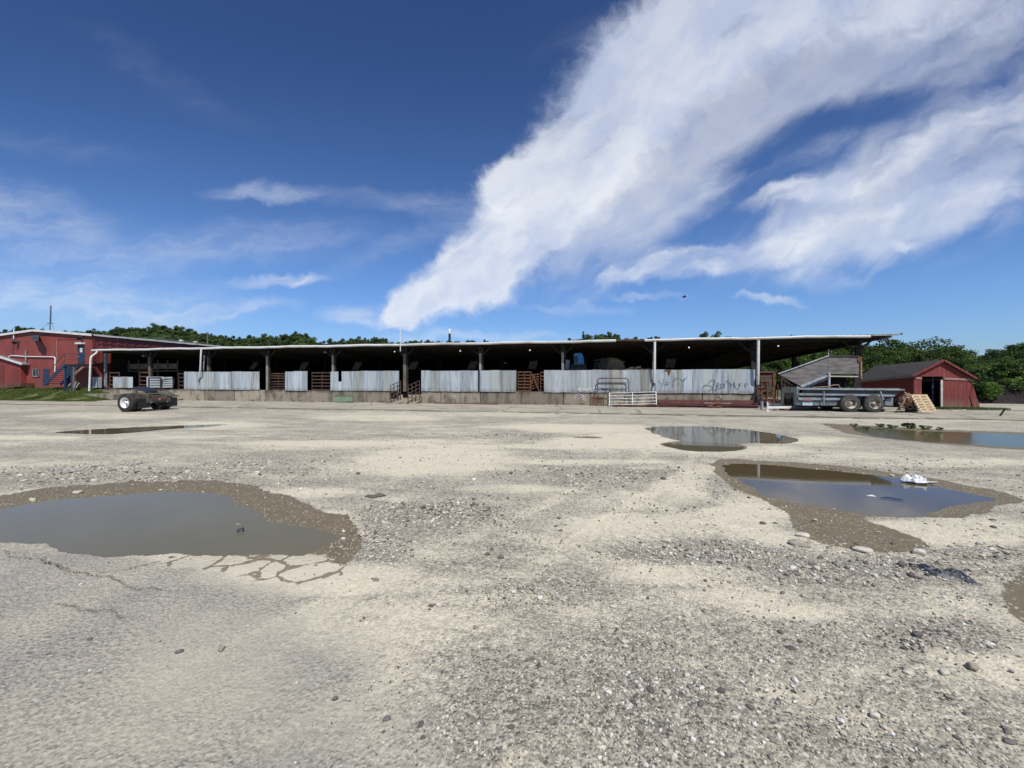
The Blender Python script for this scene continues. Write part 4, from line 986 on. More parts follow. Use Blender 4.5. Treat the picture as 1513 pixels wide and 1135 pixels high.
for u in (0, .5, 1): mb = MB(); mb.tube([LP(u, -.05), LP(u, 1.02)], .032, 6); mb.build('upright', M['palepipe'], g)
hoop_gate('pipe_gate', 'black square pipe gate standing left by the dock behind the chassis', 220, 237.5, 558.5, 577, 24.6, 5, 'blackpipe', 0, .042, round_=False, lean=0)
hoop_gate('pipe_gate', 'black pipe gate with sagging rails just right of the square one', 238, 255, 561, 577, 24.6, 5, 'blackpipe', 0, .038, round_=False, lean=.1, tilt=.07)
slat_pen(X(872, D - .7), X(892, D - .7), D - .7, 0.03, .62, 4, 'low_grate', 'rusty low grate on the ground at the foot of the hooped gate', 'grate', 'rustm', nv=6)
# red oxide beams stacked along the dock
bn = [(962, 1118, 25.35, .05, .22), (975, 1110, 25.1, .04, .20), (955, 1050, 24.85, .035, .15), (1000, 1120, 24.6, .03, .16), (905, 1000, 24.55, .03, .10)]
LBm = ('red oxide beam closest to the dock wall', 'second red oxide beam from the dock wall', 'red brown beam in the middle of the stack', 'outermost red brown beam at the right', 'short rusty beam under the pale gate')
for (pa, pb, y, z, h), lb in zip(bn, LBm):
    mb = MB(); xa, xb = X(pa, y), X(pb, y); mb.box(xa, xb, y - .10, y + .10, z, z + .03); mb.box(xa, xb, y - .012, y + .012, z + .031, z + h - .031); mb.box(xa, xb, y - .10, y + .10, z + h - .03, z + h)
    tag(mb.build('steel_beam', M['redbeam']), lb, 'beam')
mb = MB(); xa, xb = X(962, 25.4), X(1112, 25.4); mb.box(xa, xb, 25.3, 25.5, .29, .45); tag(mb.build('steel_beam', M['redbeam']), 'dull red box beam lying on top of the beam stack', 'beam')
t = thing('dump_rake', 'broken rusty rake with a curved tine in front of the red beams', 'rake', (X(1055, 24.2), 24.2, .03))
mb = MB(); mb.tube([P3(1046, 602, 24.1), P3(1054, 597, 24.2), P3(1063, 596, 24.3)], .05, 6); mb.tube([P3(1050, 601.5, 24.0), P3(1066, 601, 24.2)], .035, 6); mb.build('bar', M['rustm'], t)
mb = MB(); mb.tube([P3(1054, 600, 24.2), P3(1053, 594, 24.2), P3(1058, 588.5, 24.2), P3(1064, 586, 24.2), P3(1067, 590, 24.2), P3(1065, 597, 24.2)], .028, 6); mb.build('tine', M['rustm'], t)
mb = MB(); mb.tube([P3(1063, 584, 24.2), P3(1065, 588, 24.2)], .045, 6); mb.build('pale_tip', M['palepipe'], t)
mb = MB(); p, q = P3(1041, 595.5, 24.7), P3(1080, 596, 24.7); mb.bar(p, q, .06, .05); tag(mb.build('pole', M['greytrim']), 'thin grey pole resting across the red beams', 'pole')
# loading chute at the end of the dock
t = thing('cattle_chute', 'rusty brown slatted cattle chute at the right end of the dock', 'chute', (X(1135), D, 0))
ya = D + .3
for k, (z, dz) in enumerate(((.30, .3), (.62, .2), (.95, .1), (1.28, 0), (1.6, 0), (1.92, 0), (2.16, 0))):
    mb = MB(); mb.bar((X(1121), ya, z + dz), (X(1149), ya, z), .035, .08); mb.build('rail', M['rustm'], t)
for px, w, zt in ((1121.5, .07, 2.2), (1128, .05, 1.9), (1136, .05, 1.6), (1147, .17, 2.1), (1152, .05, 1.4)):
    mb = MB(); mb.box(X(px) - w / 2, X(px) + w / 2, ya - .08, ya - .02, 0, zt); mb.build('upright', M['rustm'], t)
mb = MB(); mb.bar(P3(1118, 575, D - .3), P3(1140, 597, D - .6), .05, .06); mb.bar(P3(1128, 573, D - .1), P3(1152, 596, D - .4), .05, .06); mb.bar(P3(1121, 589, D - .3), P3(1159, 590, D - .3), .04, .05); mb.bar(P3(1121, 594, D - .3), P3(1159, 595, D - .3), .04, .05); mb.build('brace', M['rustm'], t)
mb = MB(); mb.box(X(1121), X(1150), ya + .5, ya + .55, FLOOR - .3, 2.2); mb.build('back_boards', M['darkfloor'], t)
mb = MB(); mb.box(X(1120), X(1150), ya + .1, ya + .14, 2.12, 2.22); mb.build('top_rail', M['rustm'], t)
mb = MB(); mb.tube([P3(1154, 558, D - .1), P3(1171, 570, D - .1)], .025, 6); mb.tube([P3(1154, 566, D - .1), P3(1171, 578, D - .1)], .025, 6); mb.tube([P3(1154.5, 557, D - .1), P3(1154.5, 590, D - .1)], .03, 6); mb.tube([P3(1160, 561, D - .1), P3(1160, 575, D - .1)], .02, 6); mb.tube([P3(1165, 565, D - .1), P3(1165, 578, D - .1)], .02, 6)
tag(mb.build('handrail', M['brownpipe'], t))
# dark props beneath dock end
mb = MB(); mb.bar(P3(1115, 580, D - .05), P3(1112, 597, D - .4), .10, .10); mb.bar(P3(1117, 560, D - .08), P3(1117, 597, D - .08), .12, .12); mb.build('brace', M['dark'], barn)
# plywood sided loading ramp
t = thing('loading_ramp', 'sloping loading ramp with weathered grey plywood sides under the roof end', 'ramp', (X(1210, 27), 27, 0))
yy = D + .10
mb = MB(); mb.poly([P3(1150, 553, yy), P3(1184, 571, yy), P3(1223.3, 552, yy), P3(1223.3, 527, yy)], .05); mb.build('side_panel', M['ply'], t)
mb = MB(); mb.poly([P3(1223.8, 552.5, yy), P3(1269, 553, yy), P3(1269, 526.5, yy), P3(1223.8, 526, yy)], .05); mb.build('side_panel', M['ply'], t)
mb = MB(); mb.bar(P3(1150, 552.5, yy - .04), P3(1223.5, 526, yy - .04), .05, .06); mb.build('cap_rail', M['palepipe'], t)
mb = MB(); mb.bar(P3(1224, 525.5, yy - .04), P3(1269, 526, yy - .04), .05, .05); mb.build('cap_rail', M['brownpipe'], t)
mb = MB(); mb.bar(P3(1183, 571.5, yy - .05), P3(1222, 555.5, yy - .05), .06, .13); mb.bar(P3(1178, 577, yy + .4), P3(1224, 559, yy + .4), .06, .10); mb.build('stringer', M['palepipe'], t)
mb = MB(); mb.bar(P3(1224, 556, yy - .05), P3(1268, 556.5, yy - .05), .06, .07); mb.build('stringer', M['whiteplank'], t)
mb = MB(); mb.bar(P3(1186, 574, yy + .5), P3(1224, 564, yy + .5), .05, .25); mb.build('kick_board', M['redbeam'], t)
mb = MB(); mb.box(X(1223.8, yy) - .05, X(1223.8, yy) + .05, yy - .12, yy - .06, 0, Z(1223.8, 550, yy)); mb.build('leg', M['palepipe'], t)
mb = MB(); mb.tube([P3(1223.8, 527, yy - .05), P3(1224, 516, yy - .05)], .03, 6); mb.build('pin', M['palepipe'], t)
mb = MB(); mb.box(X(1265, yy) - .06, X(1265, yy) + .06, yy + .1, yy + .2, 0, Z(1265, 556, yy)); mb.build('leg', M['dark'], t)
mb = MB(); mb.hexa([P3(1152, 565, yy + .06), P3(1224, 555, yy + .06), P3(1224, 555, yy + 1.6), P3(1152, 565, yy + 1.6)], [P3(1152, 564, yy + .06), P3(1224, 554, yy + .06), P3(1224, 554, yy + 1.6), P3(1152, 564, yy + 1.6)]); mb.box(X(1224, yy), X(1268, yy), yy + .06, yy + 1.6, 1.88, 1.94); mb.build('deck', M['dark'], t)
mb = MB(); mb.box(X(1226, yy), X(1268, yy), yy + 1.0, yy + 1.05, 0, 1.86); mb.build('underside_boards', M['darkwall'], t)
mb = MB(); mb.box(X(1277), X(1277) + .08, D + .3, D + .38, Z(1277, 560), Z(1277, 527)); mb.build('post', M['tan'], barn)
mb = MB(); mb.box(XP[9] - .12, XP[9] + .10, D + .06, D + .26, Z(1272, 535), Z(1272, 527)); mb.build('bracket', M['rustm'], barn)
mb = MB(); mb.hexa([P3(1150, 575, D + .7), P3(1185, 575, D + .7), P3(1185, 575, D + 2), P3(1150, 575, D + 2)], [P3(1150, 568, D + .7), P3(1185, 568, D + .7), P3(1185, 568, D + 2), P3(1150, 568, D + 2)]); tag(mb.build('timber_block', M['dark']), 'dark timber block at the foot of the plywood ramp', 'timber')
# ------------------------------------------------------------------ red building at the left
YB = D + .15; BZ = .90
rb = thing('red_warehouse', 'big low pitched red steel building at the left end', 'building', (X(52, YB), YB, BZ))
xc, xap = X(137, YB), X(52, YB); xl = 2 * xap - xc; ze, za = Z(137, 494.5, YB), Z(52, 488.5, YB)
mb = MB(); mb.poly([(xl, YB, BZ - 1), (xc, YB, BZ - 1), (xc, YB, ze), (xap, YB, za), (xl, YB, ze)], 0); mb.build('front_wall', M['red'], rb)
# ribs on the long side wall
mb = MB(); V = []; YE = YB + 34; n = int((YE - YB) / .10)
for i in range(n + 1):
    yv = YB + .02 + (YE - YB) * i / n; o_ = .03 if i % 6 in (0, 1) else 0
    V += [(xc + o_, yv, BZ - 1), (xc + o_, yv, ze - .02)]
mb.add(V, [(2 * i, 2 * i + 2, 2 * i + 3, 2 * i + 1) for i in range(n)]); mb.build('side_wall', M['redrib'], rb)
mb = MB(); mb.add([(xl, YB, BZ - 1), (xl, YE, BZ - 1), (xl, YE, ze), (xl, YB, ze)], [(0, 3, 2, 1)]); mb.add([(xl, YE, BZ - 1), (xc, YE, BZ - 1), (xc, YE, ze), (xap, YE, za), (xl, YE, ze)], [(4, 3, 2, 1, 0)]); mb.build('rear_wall', M['redrib'], rb)
mb = MB(); q = .12
for s, xx in ((1, xc), (-1, xl)):
    xo = xx + s * .18; mb.hexa([(xap, YB - q, za + .01), (xo, YB - q, ze - .04), (xo, YE, ze - .04), (xap, YE, za + .01)][::s], [(xap, YB - q, za + .07), (xo, YB - q, ze + .02), (xo, YE, ze + .02), (xap, YE, za + .07)][::s])
rf = mb.build('roof', M['rooftin'], rb)
mb = MB(); mb.bar((xap - .02, YB - .17, za + .0), (xc + .12, YB - .17, ze - .04), .05, .19); mb.bar((xap + .02, YB - .17, za + .0), (xl - .12, YB - .17, ze - .04), .05, .19); mb.build('fascia', M['white'], rb)
V = []; mb = MB(); n = 60
for i in range(n + 1):
    yv = YB - .1 + 33 * i / n; V += [(xc + .25, yv, ze - .12 + random.uniform(-.02, .02)), (xc + .25, yv, ze + .03 + random.uniform(-.02, .02))]
mb.add(V, [(2 * i, 2 * i + 2, 2 * i + 3, 2 * i + 1) for i in range(n)]); mb.build('eave_trim', M['whiterust'], rb)
for px, py, yv in ((267.5, 504, 37.), (288.5, 506, 40.5)):
    x, z = W(px, py, yv); mb = MB(); mb.lathe((x, yv, z - .25), (0, 0, 1), [(0, .12), (.18, .12), (.2, .24), (.27, .26), (.36, .20), (.40, .02)], 16); v_ = mb.build('roof_vent', M['palepipe'], rf)
def wall_box(name, pa, pb, ta, tb, dep, mat, parent=rb, off=0):
    mb = MB(); y = YB - off; mb.box(X(pa, y), X(pb, y), y - dep, y, Z((pa + pb) / 2, tb, y), Z((pa + pb) / 2, ta, y)); return mb.build(name, M[mat], parent)
ZL = lambda x, y: (x / 9.457, 480 + y / 9.457)
dr = wall_box('door', *[v for v in (ZL(1105, 0)[0], ZL(1183, 0)[0])], ZL(0, 285)[1], ZL(0, 550)[1], .05, 'blue'); tag(dr, 'upper blue door with a small white notice')
mb = MB(); y = YB - .06; x, z = W(ZL(1135, 0)[0], ZL(0, 355)[1], y); mb.box(x - .13, x + .13, y - .01, y, z - .18, z + .18); sg = mb.build('notice', M['white'], dr)
mb = MB(); mb.box(x - .06, x + .07, y - .016, y - .0105, z + .02, z + .09); mb.build('notice_print', M['orange'], dr)
mb = MB(); mb.lathe((X(118, y), y - .03, Z(118, 527, y)), (0, -1, 0), [(0, .03), (.03, .03), (.05, .01)], 8); mb.build('handle', M['palepipe'], dr)
wall_box('door_hood', ZL(1095, 0)[0], ZL(1188, 0)[0], ZL(0, 250)[1], ZL(0, 272)[1], .25, 'white')
wall_box('door_frame', ZL(1098, 0)[0], ZL(1105, 0)[0], ZL(0, 275)[1], ZL(0, 550)[1], .07, 'greypipe')
tag(wall_box('door', ZL(607, 0)[0], ZL(682, 0)[0], ZL(0, 615)[1], ZL(0, 838)[1], .04, 'blue'), 'lower blue door behind the foot of the stair')
wn_ = wall_box('window', ZL(472, 0)[0], ZL(550, 0)[0], ZL(0, 622)[1], ZL(0, 718)[1], .03, 'glassdk')
mb = MB(); 
for a_, b_, c_, d_ in ((466, 474, 616, 726), (548, 553, 616, 726), (466, 553, 716, 728), (466, 553, 614, 622)):
    mb.box(X(ZL(a_, 0)[0], YB), X(ZL(b_, 0)[0], YB), YB - .07, YB - .031, Z(52, ZL(0, d_)[1], YB), Z(52, ZL(0, c_)[1], YB))
mb.build('window_frame', M['greytrim'], wn_)
mb = MB(); mb.box(X(ZL(508, 0)[0], YB), X(ZL(516, 0)[0], YB), YB - .05, YB - .031, Z(52, ZL(0, 716)[1], YB), Z(52, ZL(0, 622)[1], YB)); mb.build('mullion', M['greytrim'], wn_)
# exhaust hood
mb = MB(); y = YB; A_ = lambda a_, b_, yy=YB: P3(*ZL(a_, b_), yy)
mb.hexa([A_(480, 230, y - .01), A_(540, 230, y - .01), A_(540, 228, y - .7), A_(480, 228, y - .7)][::-1], [A_(465, 148, y - .01), A_(545, 148, y - .01), A_(545, 145, y - .7), A_(465, 145, y - .7)][::-1]); mb.build('vent_hood', M['greypipe'], rb)
mb = MB(); mb.poly([A_(420, 152, y - .65), A_(465, 148, y - .65), A_(470, 222, y - .65), A_(455, 205, y - .6)], .04); mb.build('vent_flap', M['greypipe'], rb)
def conduit(pts, r, mat, name='conduit'):
    mb = MB(); mb.tube([P3(*ZL(a_, b_), YB - .08) for a_, b_ in pts], r, 6); return mb.build(name, M[mat], rb)
conduit([(122, 465), (125, 445), (150, 432), (165, 430), (350, 443), (740, 450), (765, 458), (772, 475), (768, 665)], .045, 'white')
conduit([(195, 65), (192, 195)], .05, 'white', 'mast'); conduit([(182, 240), (180, 430)], .018, 'blackpipe')
conduit([(795, 205), (795, 560)], .016, 'palepipe'); conduit([(795, 198), (830, 190), (1095, 188)], .02, 'redrib')
conduit([(362, 360), (360, 545)], .06, 'moundtan' if False else 'greytrim', 'flue')
for a_, b_ in ((212, 245), (1112, 185)):
    p = A_(a_, b_, YB - .25); mb = MB(); mb.lathe(p, (.4, -.6, -.5), [(-.18, .05), (-.1, .10), (.05, .14), (.10, .17)], 12); mb.box(p[0] - .07, p[0] + .07, p[1] + .05, YB, p[2] + .02, p[2] + .14); mb.build('wall_lamp', M['greypipe'], rb)
mb = MB(); a_ = A_(305, 815, YB - .02); b_ = A_(480, 850, YB - .02); mb.box(a_[0], b_[0], YB - .9, YB - .02, b_[2] - .1, a_[2]); mb.build('dark_step', M['rustm'], rb)
# little red annex
an = thing('red_annex', 'small red lean-to shed with white roof edge at the far left', 'shed', (X(10, YB - 1.6), YB - 1.6, BZ))
ya = YB - .35; xr = X(ZL(290, 0)[0], ya); 
zr = Z(31, ZL(0, 562)[1], ya); zl_ = Z(0, ZL(0, 470)[1], ya); sl = (zl_ - zr) / (X(0, ya) - X(ZL(290, 0)[0], ya)); xl2 = xr - 6
mb = MB(); mb.poly([(xl2, ya, BZ - 1), (xr, ya, BZ - 1), (xr, ya, zr), (xl2, ya, zr + sl * (xl2 - xr))], .32); mb.build('wall', M['rednew'], an)
mb = MB(); xo = X(ZL(352, 0)[0], ya); zo = Z(37, ZL(0, 550)[1], ya - .2); mb.bar((xo, ya - .2, zo), (xl2, ya - .2, zo + sl * (xl2 - xo)), .05, .14); mb.build('fascia', M['white'], an)
mb = MB(); mb.hexa([(xo, ya - .17, zo - .07), (xo, YB - .05, zo - .07), (xl2, YB - .05, zo - .07 + sl * (xl2 - xo)), (xl2, ya - .17, zo - .07 + sl * (xl2 - xo))], [(xo, ya - .17, zo + .03), (xo, YB - .05, zo + .03), (xl2, YB - .05, zo + .03 + sl * (xl2 - xo)), (xl2, ya - .17, zo + .03 + sl * (xl2 - xo))]); mb.build('roof', M['rooftin'], an)
mb = MB(); a_ = X(ZL(160, 0)[0], ya); mb.box(a_, a_ + .85, ya - .03, ya - .003, BZ, BZ + 1.75); mb.build('door', M['redrib'], an)
mb = MB(); a_ = X(ZL(5, 0)[0], ya); mb.box(a_ - 1.2, a_ + .45, ya - .03, ya - .003, BZ, BZ + 2.1); mb.build('door', M['redrib'], an)
# outside stair
st = thing('outside_stair', 'dark blue steel stair with landing on the red building front', 'stair', (X(85, YB - .6), YB - .6, BZ))
yo, yi = YB - 1.25, YB - .12
B_ = lambda a_, b_, yy=yo: Vector(P3(*ZL(a_, b_), yy))
p0, p1 = B_(625, 838), B_(905, 560)
for yy in (yo, yi - .15):
    mb = MB(); d = Vector((0, yy - yo, 0)); mb.bar(p0 + d, p1 + d, .05, .22); mb.build('stringer', M['blue'], st)
for i in range(10):
    f = (i + .6) / 10; q = p0.lerp(p1, f); mb = MB(); mb.box(q.x - .02, q.x + .26, yo + .03, yi - .18, q.z - .02, q.z + .015); mb.build('tread', M['blackpipe'], st)
e = B_(1185, 560); mb = MB(); mb.box(p1.x - .05, e.x, yo, yi, p1.z - .10, p1.z + .04); mb.build('landing', M['black'], st)
for a_, mt, w in ((895, 'blue', .10), (990, 'blue', .12), (1018, 'timber', .13)):
    q = B_(a_, 560); mb = MB(); mb.box(q.x - w / 2, q.x + w / 2, yo + .02, yo + .02 + w, BZ - .4, p1.z - .11); mb.build('post', M[mt], st)
mb = MB(); mb.bar(B_(1035, 690), B_(1160, 595), .06, .08); mb.build('brace', M['greytrim'], st)
hr = [B_(690, 650), B_(905, 400), B_(1185, 405)]
mb = MB(); mb.tube(hr, .022, 6); mb.build('handrail', M['brownpipe'], st)
mb = MB(); mb.tube([B_(905, 480), B_(1185, 485)], .018, 6); mb.tube([B_(700, 745), B_(905, 490)], .018, 6); mb.build('mid_rail', M['brownpipe'], st)
for a_, b_, c_ in ((905, 400, 555), (1185, 403, 555), (1095, 403, 555), (690, 650, 770)):
    mb = MB(); mb.tube([B_(a_, b_), B_(a_, c_)], .02, 6); mb.build('baluster', M['brownpipe'], st)
mb = MB(); mb.poly([B_(920, 575, yi - .1), B_(985, 575, yi - .1), B_(985, 700, yi - .1), B_(940, 840, yi - .1), B_(905, 840, yi - .1)][::-1], .03); mb.build('back_panel', M['blue'], st)
# scrap boards under the landing
for k, (a_, b_, c_, d_) in enumerate(((1040, 870, 1065, 800), (1068, 880, 1105, 815), (960, 860, 985, 825))):
    mb = MB(); mb.bar(B_(a_, b_), B_(c_, d_), .08, .05); tag(mb.build('scrap_board', M['whiteplank']), ('short pale board leaning under the stair landing', 'longer pale board leaning at the right under the landing', 'pale offcut beside the blue stair posts')[k], 'board')
# antenna on the roof
t = thing('antenna', 'thin lattice antenna mast on the red building roof', 'antenna', (X(74, 31), 31, 5.9))
def A3(px, py, y=31.): return P3(px, py, y)
mb = MB(); mb.tube([A3(74, 488), A3(74, 478), A3(74.8, 451)], [.05, .05, .03], 6); mb.tube([A3(75.5, 478), A3(76, 452)], .02, 5); mb.build('mast', M['greypipe'], t)
mb = MB(); mb.tube([A3(70, 477.5), A3(79, 478)], .03, 5); mb.tube([A3(74.5, 475), A3(80, 486)], .015, 5); mb.tube([A3(74, 477), A3(62, 485)], .012, 5); mb.build('stay', M['greypipe'], t)
# low dark concrete slab left of the dock
mb = MB(); xa_, xb_ = X(122, 24.6), X(172, 24.6); mb.box(xa_, xb_, 24.4, 25.6, -.1, .52); tag(mb.build('concrete_slab', M['conc']), 'low dark stained concrete slab at the foot of the downspout', 'slab')

# ------------------------------------------------------------------ poles beyond the barn
t = thing('white_pole', 'tall thin white pole rising above the barn eave', 'pole', (X(591.5, 25.2), 25.2, 0))
mb = MB(); mb.tube([P3(591.5, 519, 25.2), P3(591.3, 475, 25.2)], .026, 8); mb.build('shaft', M['white'], t); mb = MB(); mb.tube([P3(591.6, 519.5, 25.25), P3(591.6, 506, 25.25)], .035, 8); mb.build('bracket', M['palepipe'], t)
t = thing('chimney_stack', 'black chimney pipe with a bright white top behind the barn', 'chimney', (X(664, 56), 56, 0))
xq = X(664.3, 56); mb = MB(); mb.lathe((xq, 56, 0), (0, 0, 1), [(0, .2), (Z(664, 493, 56.), .17)], 14); mb.build('pipe', M['black'], t)
z0_, z1_ = Z(664, 493, 56.), Z(664, 486, 56.); mb = MB(); mb.lathe((xq, 56, z0_), (0, 0, 1), [(0, .14), (z1_ - z0_, .12), (z1_ - z0_, 0)], 14); mb.build('cap', M['white'], t)
t = thing('utility_pole', 'pale wooden utility pole among the trees above the barn roof', 'pole', (X(306, 75), 75, 0)); mb = MB(); mb.tube([P3(306.5, 520, 75), P3(306.5, 491, 75)], .14, 8); mb.build('shaft', M['timber'], t); mb = MB(); mb.bar(P3(304.5, 493, 75), P3(308.5, 493, 75), .12, .12); mb.build('crossarm', M['timber'], t)

# ------------------------------------------------------------------ truck chassis on the lot
cl = np.array(G(183, 609.2)); cr = np.array(G(247, 604.5)); ax = cr - cl; tr_ = float(np.linalg.norm(ax)); ax /= tr_
rx = math.atan2(ax[1], ax[0])              # local +x runs along the axle to the far wheel, local -y is the rear
base = (cl + cr) / 2
ch = thing('truck_chassis', 'cut off truck rear axle with one bright white rim and black mud flaps', 'truck axle', (base[0], base[1], .0), rx)
rw = .49; hw = tr_ / 2
def wheel(x, s, prt, rim, nm='wheel', r=rw, w=.27, tyre='tyre', y=0, zc=None):
    zc = r if zc is None else zc
    mb = MB(); mb.lathe((x, y, zc), (s, 0, 0), [(0, r * .58), (0, r * .9), (.03, r * .985), (.06, r), (w - .06, r), (w - .03, r * .985), (w, r * .9), (w, r * .58)], 36)
    o = mb.build(nm, M[tyre], prt, local=True)
    mb = MB(); mb.lathe((x, y, zc), (s, 0, 0), [(w - .02, r * .60), (w + .005, r * .57), (w - .02, r * .53), (w * .35, r * .45), (w * .32, r * .28), (w * .42, r * .24), (w * .5, r * .18), (w * .9, r * .15), (w * .9, .0)], 32)
    mb.build('rim', M[rim], o, local=True)
    mb = MB()
    for k in range(8):
        a_ = k * math.pi / 4; c = (x + s * w * .33, y + math.cos(a_) * r * .36, zc + math.sin(a_) * r * .36); mb.lathe(c, (s, 0, 0), [(-.02, .035), (.008, .035), (.012, 0)], 8)
    mb.build('hand_hole', M['black'], o, local=True)
    return o
for s, rim in ((-1, 'rimwhite'), (1, 'rimrust')):
    wheel(s * (hw - .30), s, ch, rim); wheel(s * (hw - .64), s, ch, 'rimrust')
L = dict(local=True)
mb = MB(); mb.tube([(-hw + .3, 0, rw), (-.25, 0, rw), (0, 0, rw + .02), (.25, 0, rw), (hw - .3, 0, rw)], [.08, .09, .21, .09, .08], 10); mb.build('axle', M['frame'], ch, **L)
for s in (-1, 1):
    mb = MB(); mb.box(s * .43 - .04, s * .43 + .04, -.75, 1.5, .66, .90); mb.build('frame_rail', M['frame'], ch, **L)
    mb = MB(); mb.bar((s * .43, -.5, .60), (s * .43, .6, .56), .09, .06); mb.bar((s * .43, -.5, .54), (s * .43, .45, .50), .09, .05); mb.lathe((s * .43, -.35, .42), (0, 0, 1), [(0, .08), (.05, .13), (.15, .13), (.2, .08)], 14); mb.build('spring', M['frame'], ch, **L)
    mb = MB(); mb.poly([(s * (hw - .66), -.78, .20), (s * (hw - .08), -.78, .20), (s * (hw - .08), -.76, .70), (s * (hw - .66), -.76, .70)], .012, (0, 1, 0)); fl = mb.build('mud_flap', M['flap'], ch, **L)
    mb = MB(); mb.bar((s * .40, -.72, .78), (s * (hw + .02), -.76, .76), .05, .05); mb.bar((s * .40, -.50, .84), (s * (hw), -.74, .80), .04, .04); mb.build('flap_bracket', M['frame'], ch, **L)
    mb = MB(); 
    V = []; nn = 10
    for i in range(nn + 1):
        a_ = math.pi * (.18 + .5 * i / nn); V += [(s * (hw - .68), -math.cos(a_) * .62 , rw + math.sin(a_) * .56), (s * (hw), -math.cos(a_) * .62, rw + math.sin(a_) * .56)]
    if s > 0: mb.add(V, [(2 * i, 2 * i + 2, 2 * i + 3, 2 * i + 1) for i in range(nn)], True); mb.build('fender', M['frame'], ch, **L)
mb = MB(); mb.box(-.60, .60, -.82, -.76, .54, .72); mb.poly([(-.68, -.80, .46), (.68, -.80, .46), (.60, -.80, .54), (-.60, -.80, .54)], .04); lb_ = mb.build('rear_bar', M['frame'], ch, **L)
for k, x in enumerate((-.30, -.14, .14, .30)):
    mb = MB(); mb.lathe((x, -.82, .63), (0, -1, 0), [(0, .055), (.025, .055), (.035, .03), (.036, 0)], 14); mb.build('tail_lamp', M['lens'], ch, **L)
mb = MB(); mb.box(-.04, .04, -.835, -.821, .58, .68); mb.build('plate', M['palepipe'], ch, **L)
for x in (-.42, .42):
    mb = MB(); mb.box(x - .05, x + .05, -.835, -.801, .465, .50); mb.build('reflector', M['palepipe'], ch, **L)
mb = MB(); mb.box(-.45, .45, -.70, -.58, .72, .86); mb.box(-.45, .45, .8, .92, .70, .86); mb.build('cross_member', M['frame'], ch, **L)
pts = [(-.30, -.35), (.30, -.35), (.45, -.05), (.45, .30), (.25, .50), (-.25, .50), (-.45, .30), (-.45, -.05)]
mb = MB(); mb.hexa([(-.48, -.42, .91), (.48, -.42, .91), (.48, .6, .91), (-.48, .6, .91)], [(-.40, -.30, .99), (.40, -.30, .99), (.40, .5, .99), (-.40, .5, .99)]); mb.build('mount', M['frame'], ch, **L)
mb = MB(); mb.poly([(x, y_ , 1.12 + y_ * .30) for x, y_ in pts], .05, (0, 0, 1)); mb.build('fifth_wheel', M['blackpipe'], ch, .01, **L)
mb = MB(); mb.lathe((0, .75, .80), (0, 0, 1), [(0, .10), (.3, .10), (.32, .0)], 12); mb.tube([(-.43, 1.3, .8), (.43, 1.3, .8)], .05, 8); mb.build('air_tank', M['frame'], ch, **L)

# ------------------------------------------------------------------ manure spreader
ys_ = 22.75
sp = thing('manure_spreader', 'long grey two axle manure spreader parked before the plywood ramp', 'spreader', (X(1240, ys_), ys_, .03))
S_ = lambda px, py, y=ys_: Vector(P3(px, py, y))
yb2 = ys_ + 2.0
def wallp(name, pts, mat, th=.05, y=ys_, lab=None):
    mb = MB(); mb.poly([S_(a_, b_, y) for a_, b_ in pts], th); o = mb.build(name, M[mat], sp); 
    if lab: tag(o, lab)
    return o
ZS = lambda x, y: (1100 + x / 6.304, 480 + y / 6.304)
def zs(l): return [ZS(*p) for p in l]
wallp('side_board', zs([(510, 655), (1400, 665), (1430, 640), (1480, 612), (510, 602)]), 'sprgrey', .06)
wallp('side_board', zs([(510, 655), (1400, 665), (1430, 640), (1480, 612), (510, 602)]), 'sprgrey', .06, yb2)
mb = MB(); mb.bar(S_(*ZS(505, 597), ys_ - .05), S_(*ZS(1485, 605), ys_ - .05), .10, .07); mb.build('top_rail', M['sprlight'], sp)
mb = MB(); mb.bar(S_(*ZS(545, 592), yb2), S_(*ZS(1440, 598), yb2), .10, .07); mb.build('top_rail', M['sprlight'], sp)
mb = MB(); mb.bar(S_(*ZS(505, 645), ys_ - .07), S_(*ZS(1395, 660), ys_ - .07), .08, .08); mb.build('side_rail', M['sprlight'], sp)
mb = MB(); mb.poly([S_(*ZS(490, 570)), S_(*ZS(485, 690)), S_(*ZS(520, 655)), S_(*ZS(545, 600))], .07); mb.build('corner_plate', M['sprlight'], sp)
wallp('lower_box', zs([(480, 750), (860, 752), (900, 700), (900, 680), (480, 680)]), 'sprgalv', .10, ys_ + .05)
mb = MB(); mb.bar(S_(*ZS(500, 688), ys_ + .0), S_(*ZS(900, 690), ys_ + .0), .06, .13); mb.build('ledge', M['sprlight'], sp)
mb = MB(); mb.box(S_(*ZS(540, 0)).x, S_(*ZS(632, 0)).x, ys_ - .005, ys_ + .045, S_(*ZS(0, 745)).z, S_(*ZS(0, 712)).z); mb.build('sticker', M['sticker'], sp)
mb = MB(); mb.box(S_(*ZS(540, 0)).x, S_(*ZS(630, 0)).x, ys_ - .075, ys_ - .035, S_(*ZS(0, 700)).z, S_(*ZS(0, 690)).z); mb.build('stripe', M['orange'], sp)
for a_ in (740, 1265):
    mb = MB(); mb.bar(S_(*ZS(a_, 620), ys_ - .12), S_(*ZS(a_ + (0 if a_ == 740 else 30), 750 if a_ == 740 else 700), ys_ - .12), .05, .04); mb.build('stay', M['sprlight'], sp)
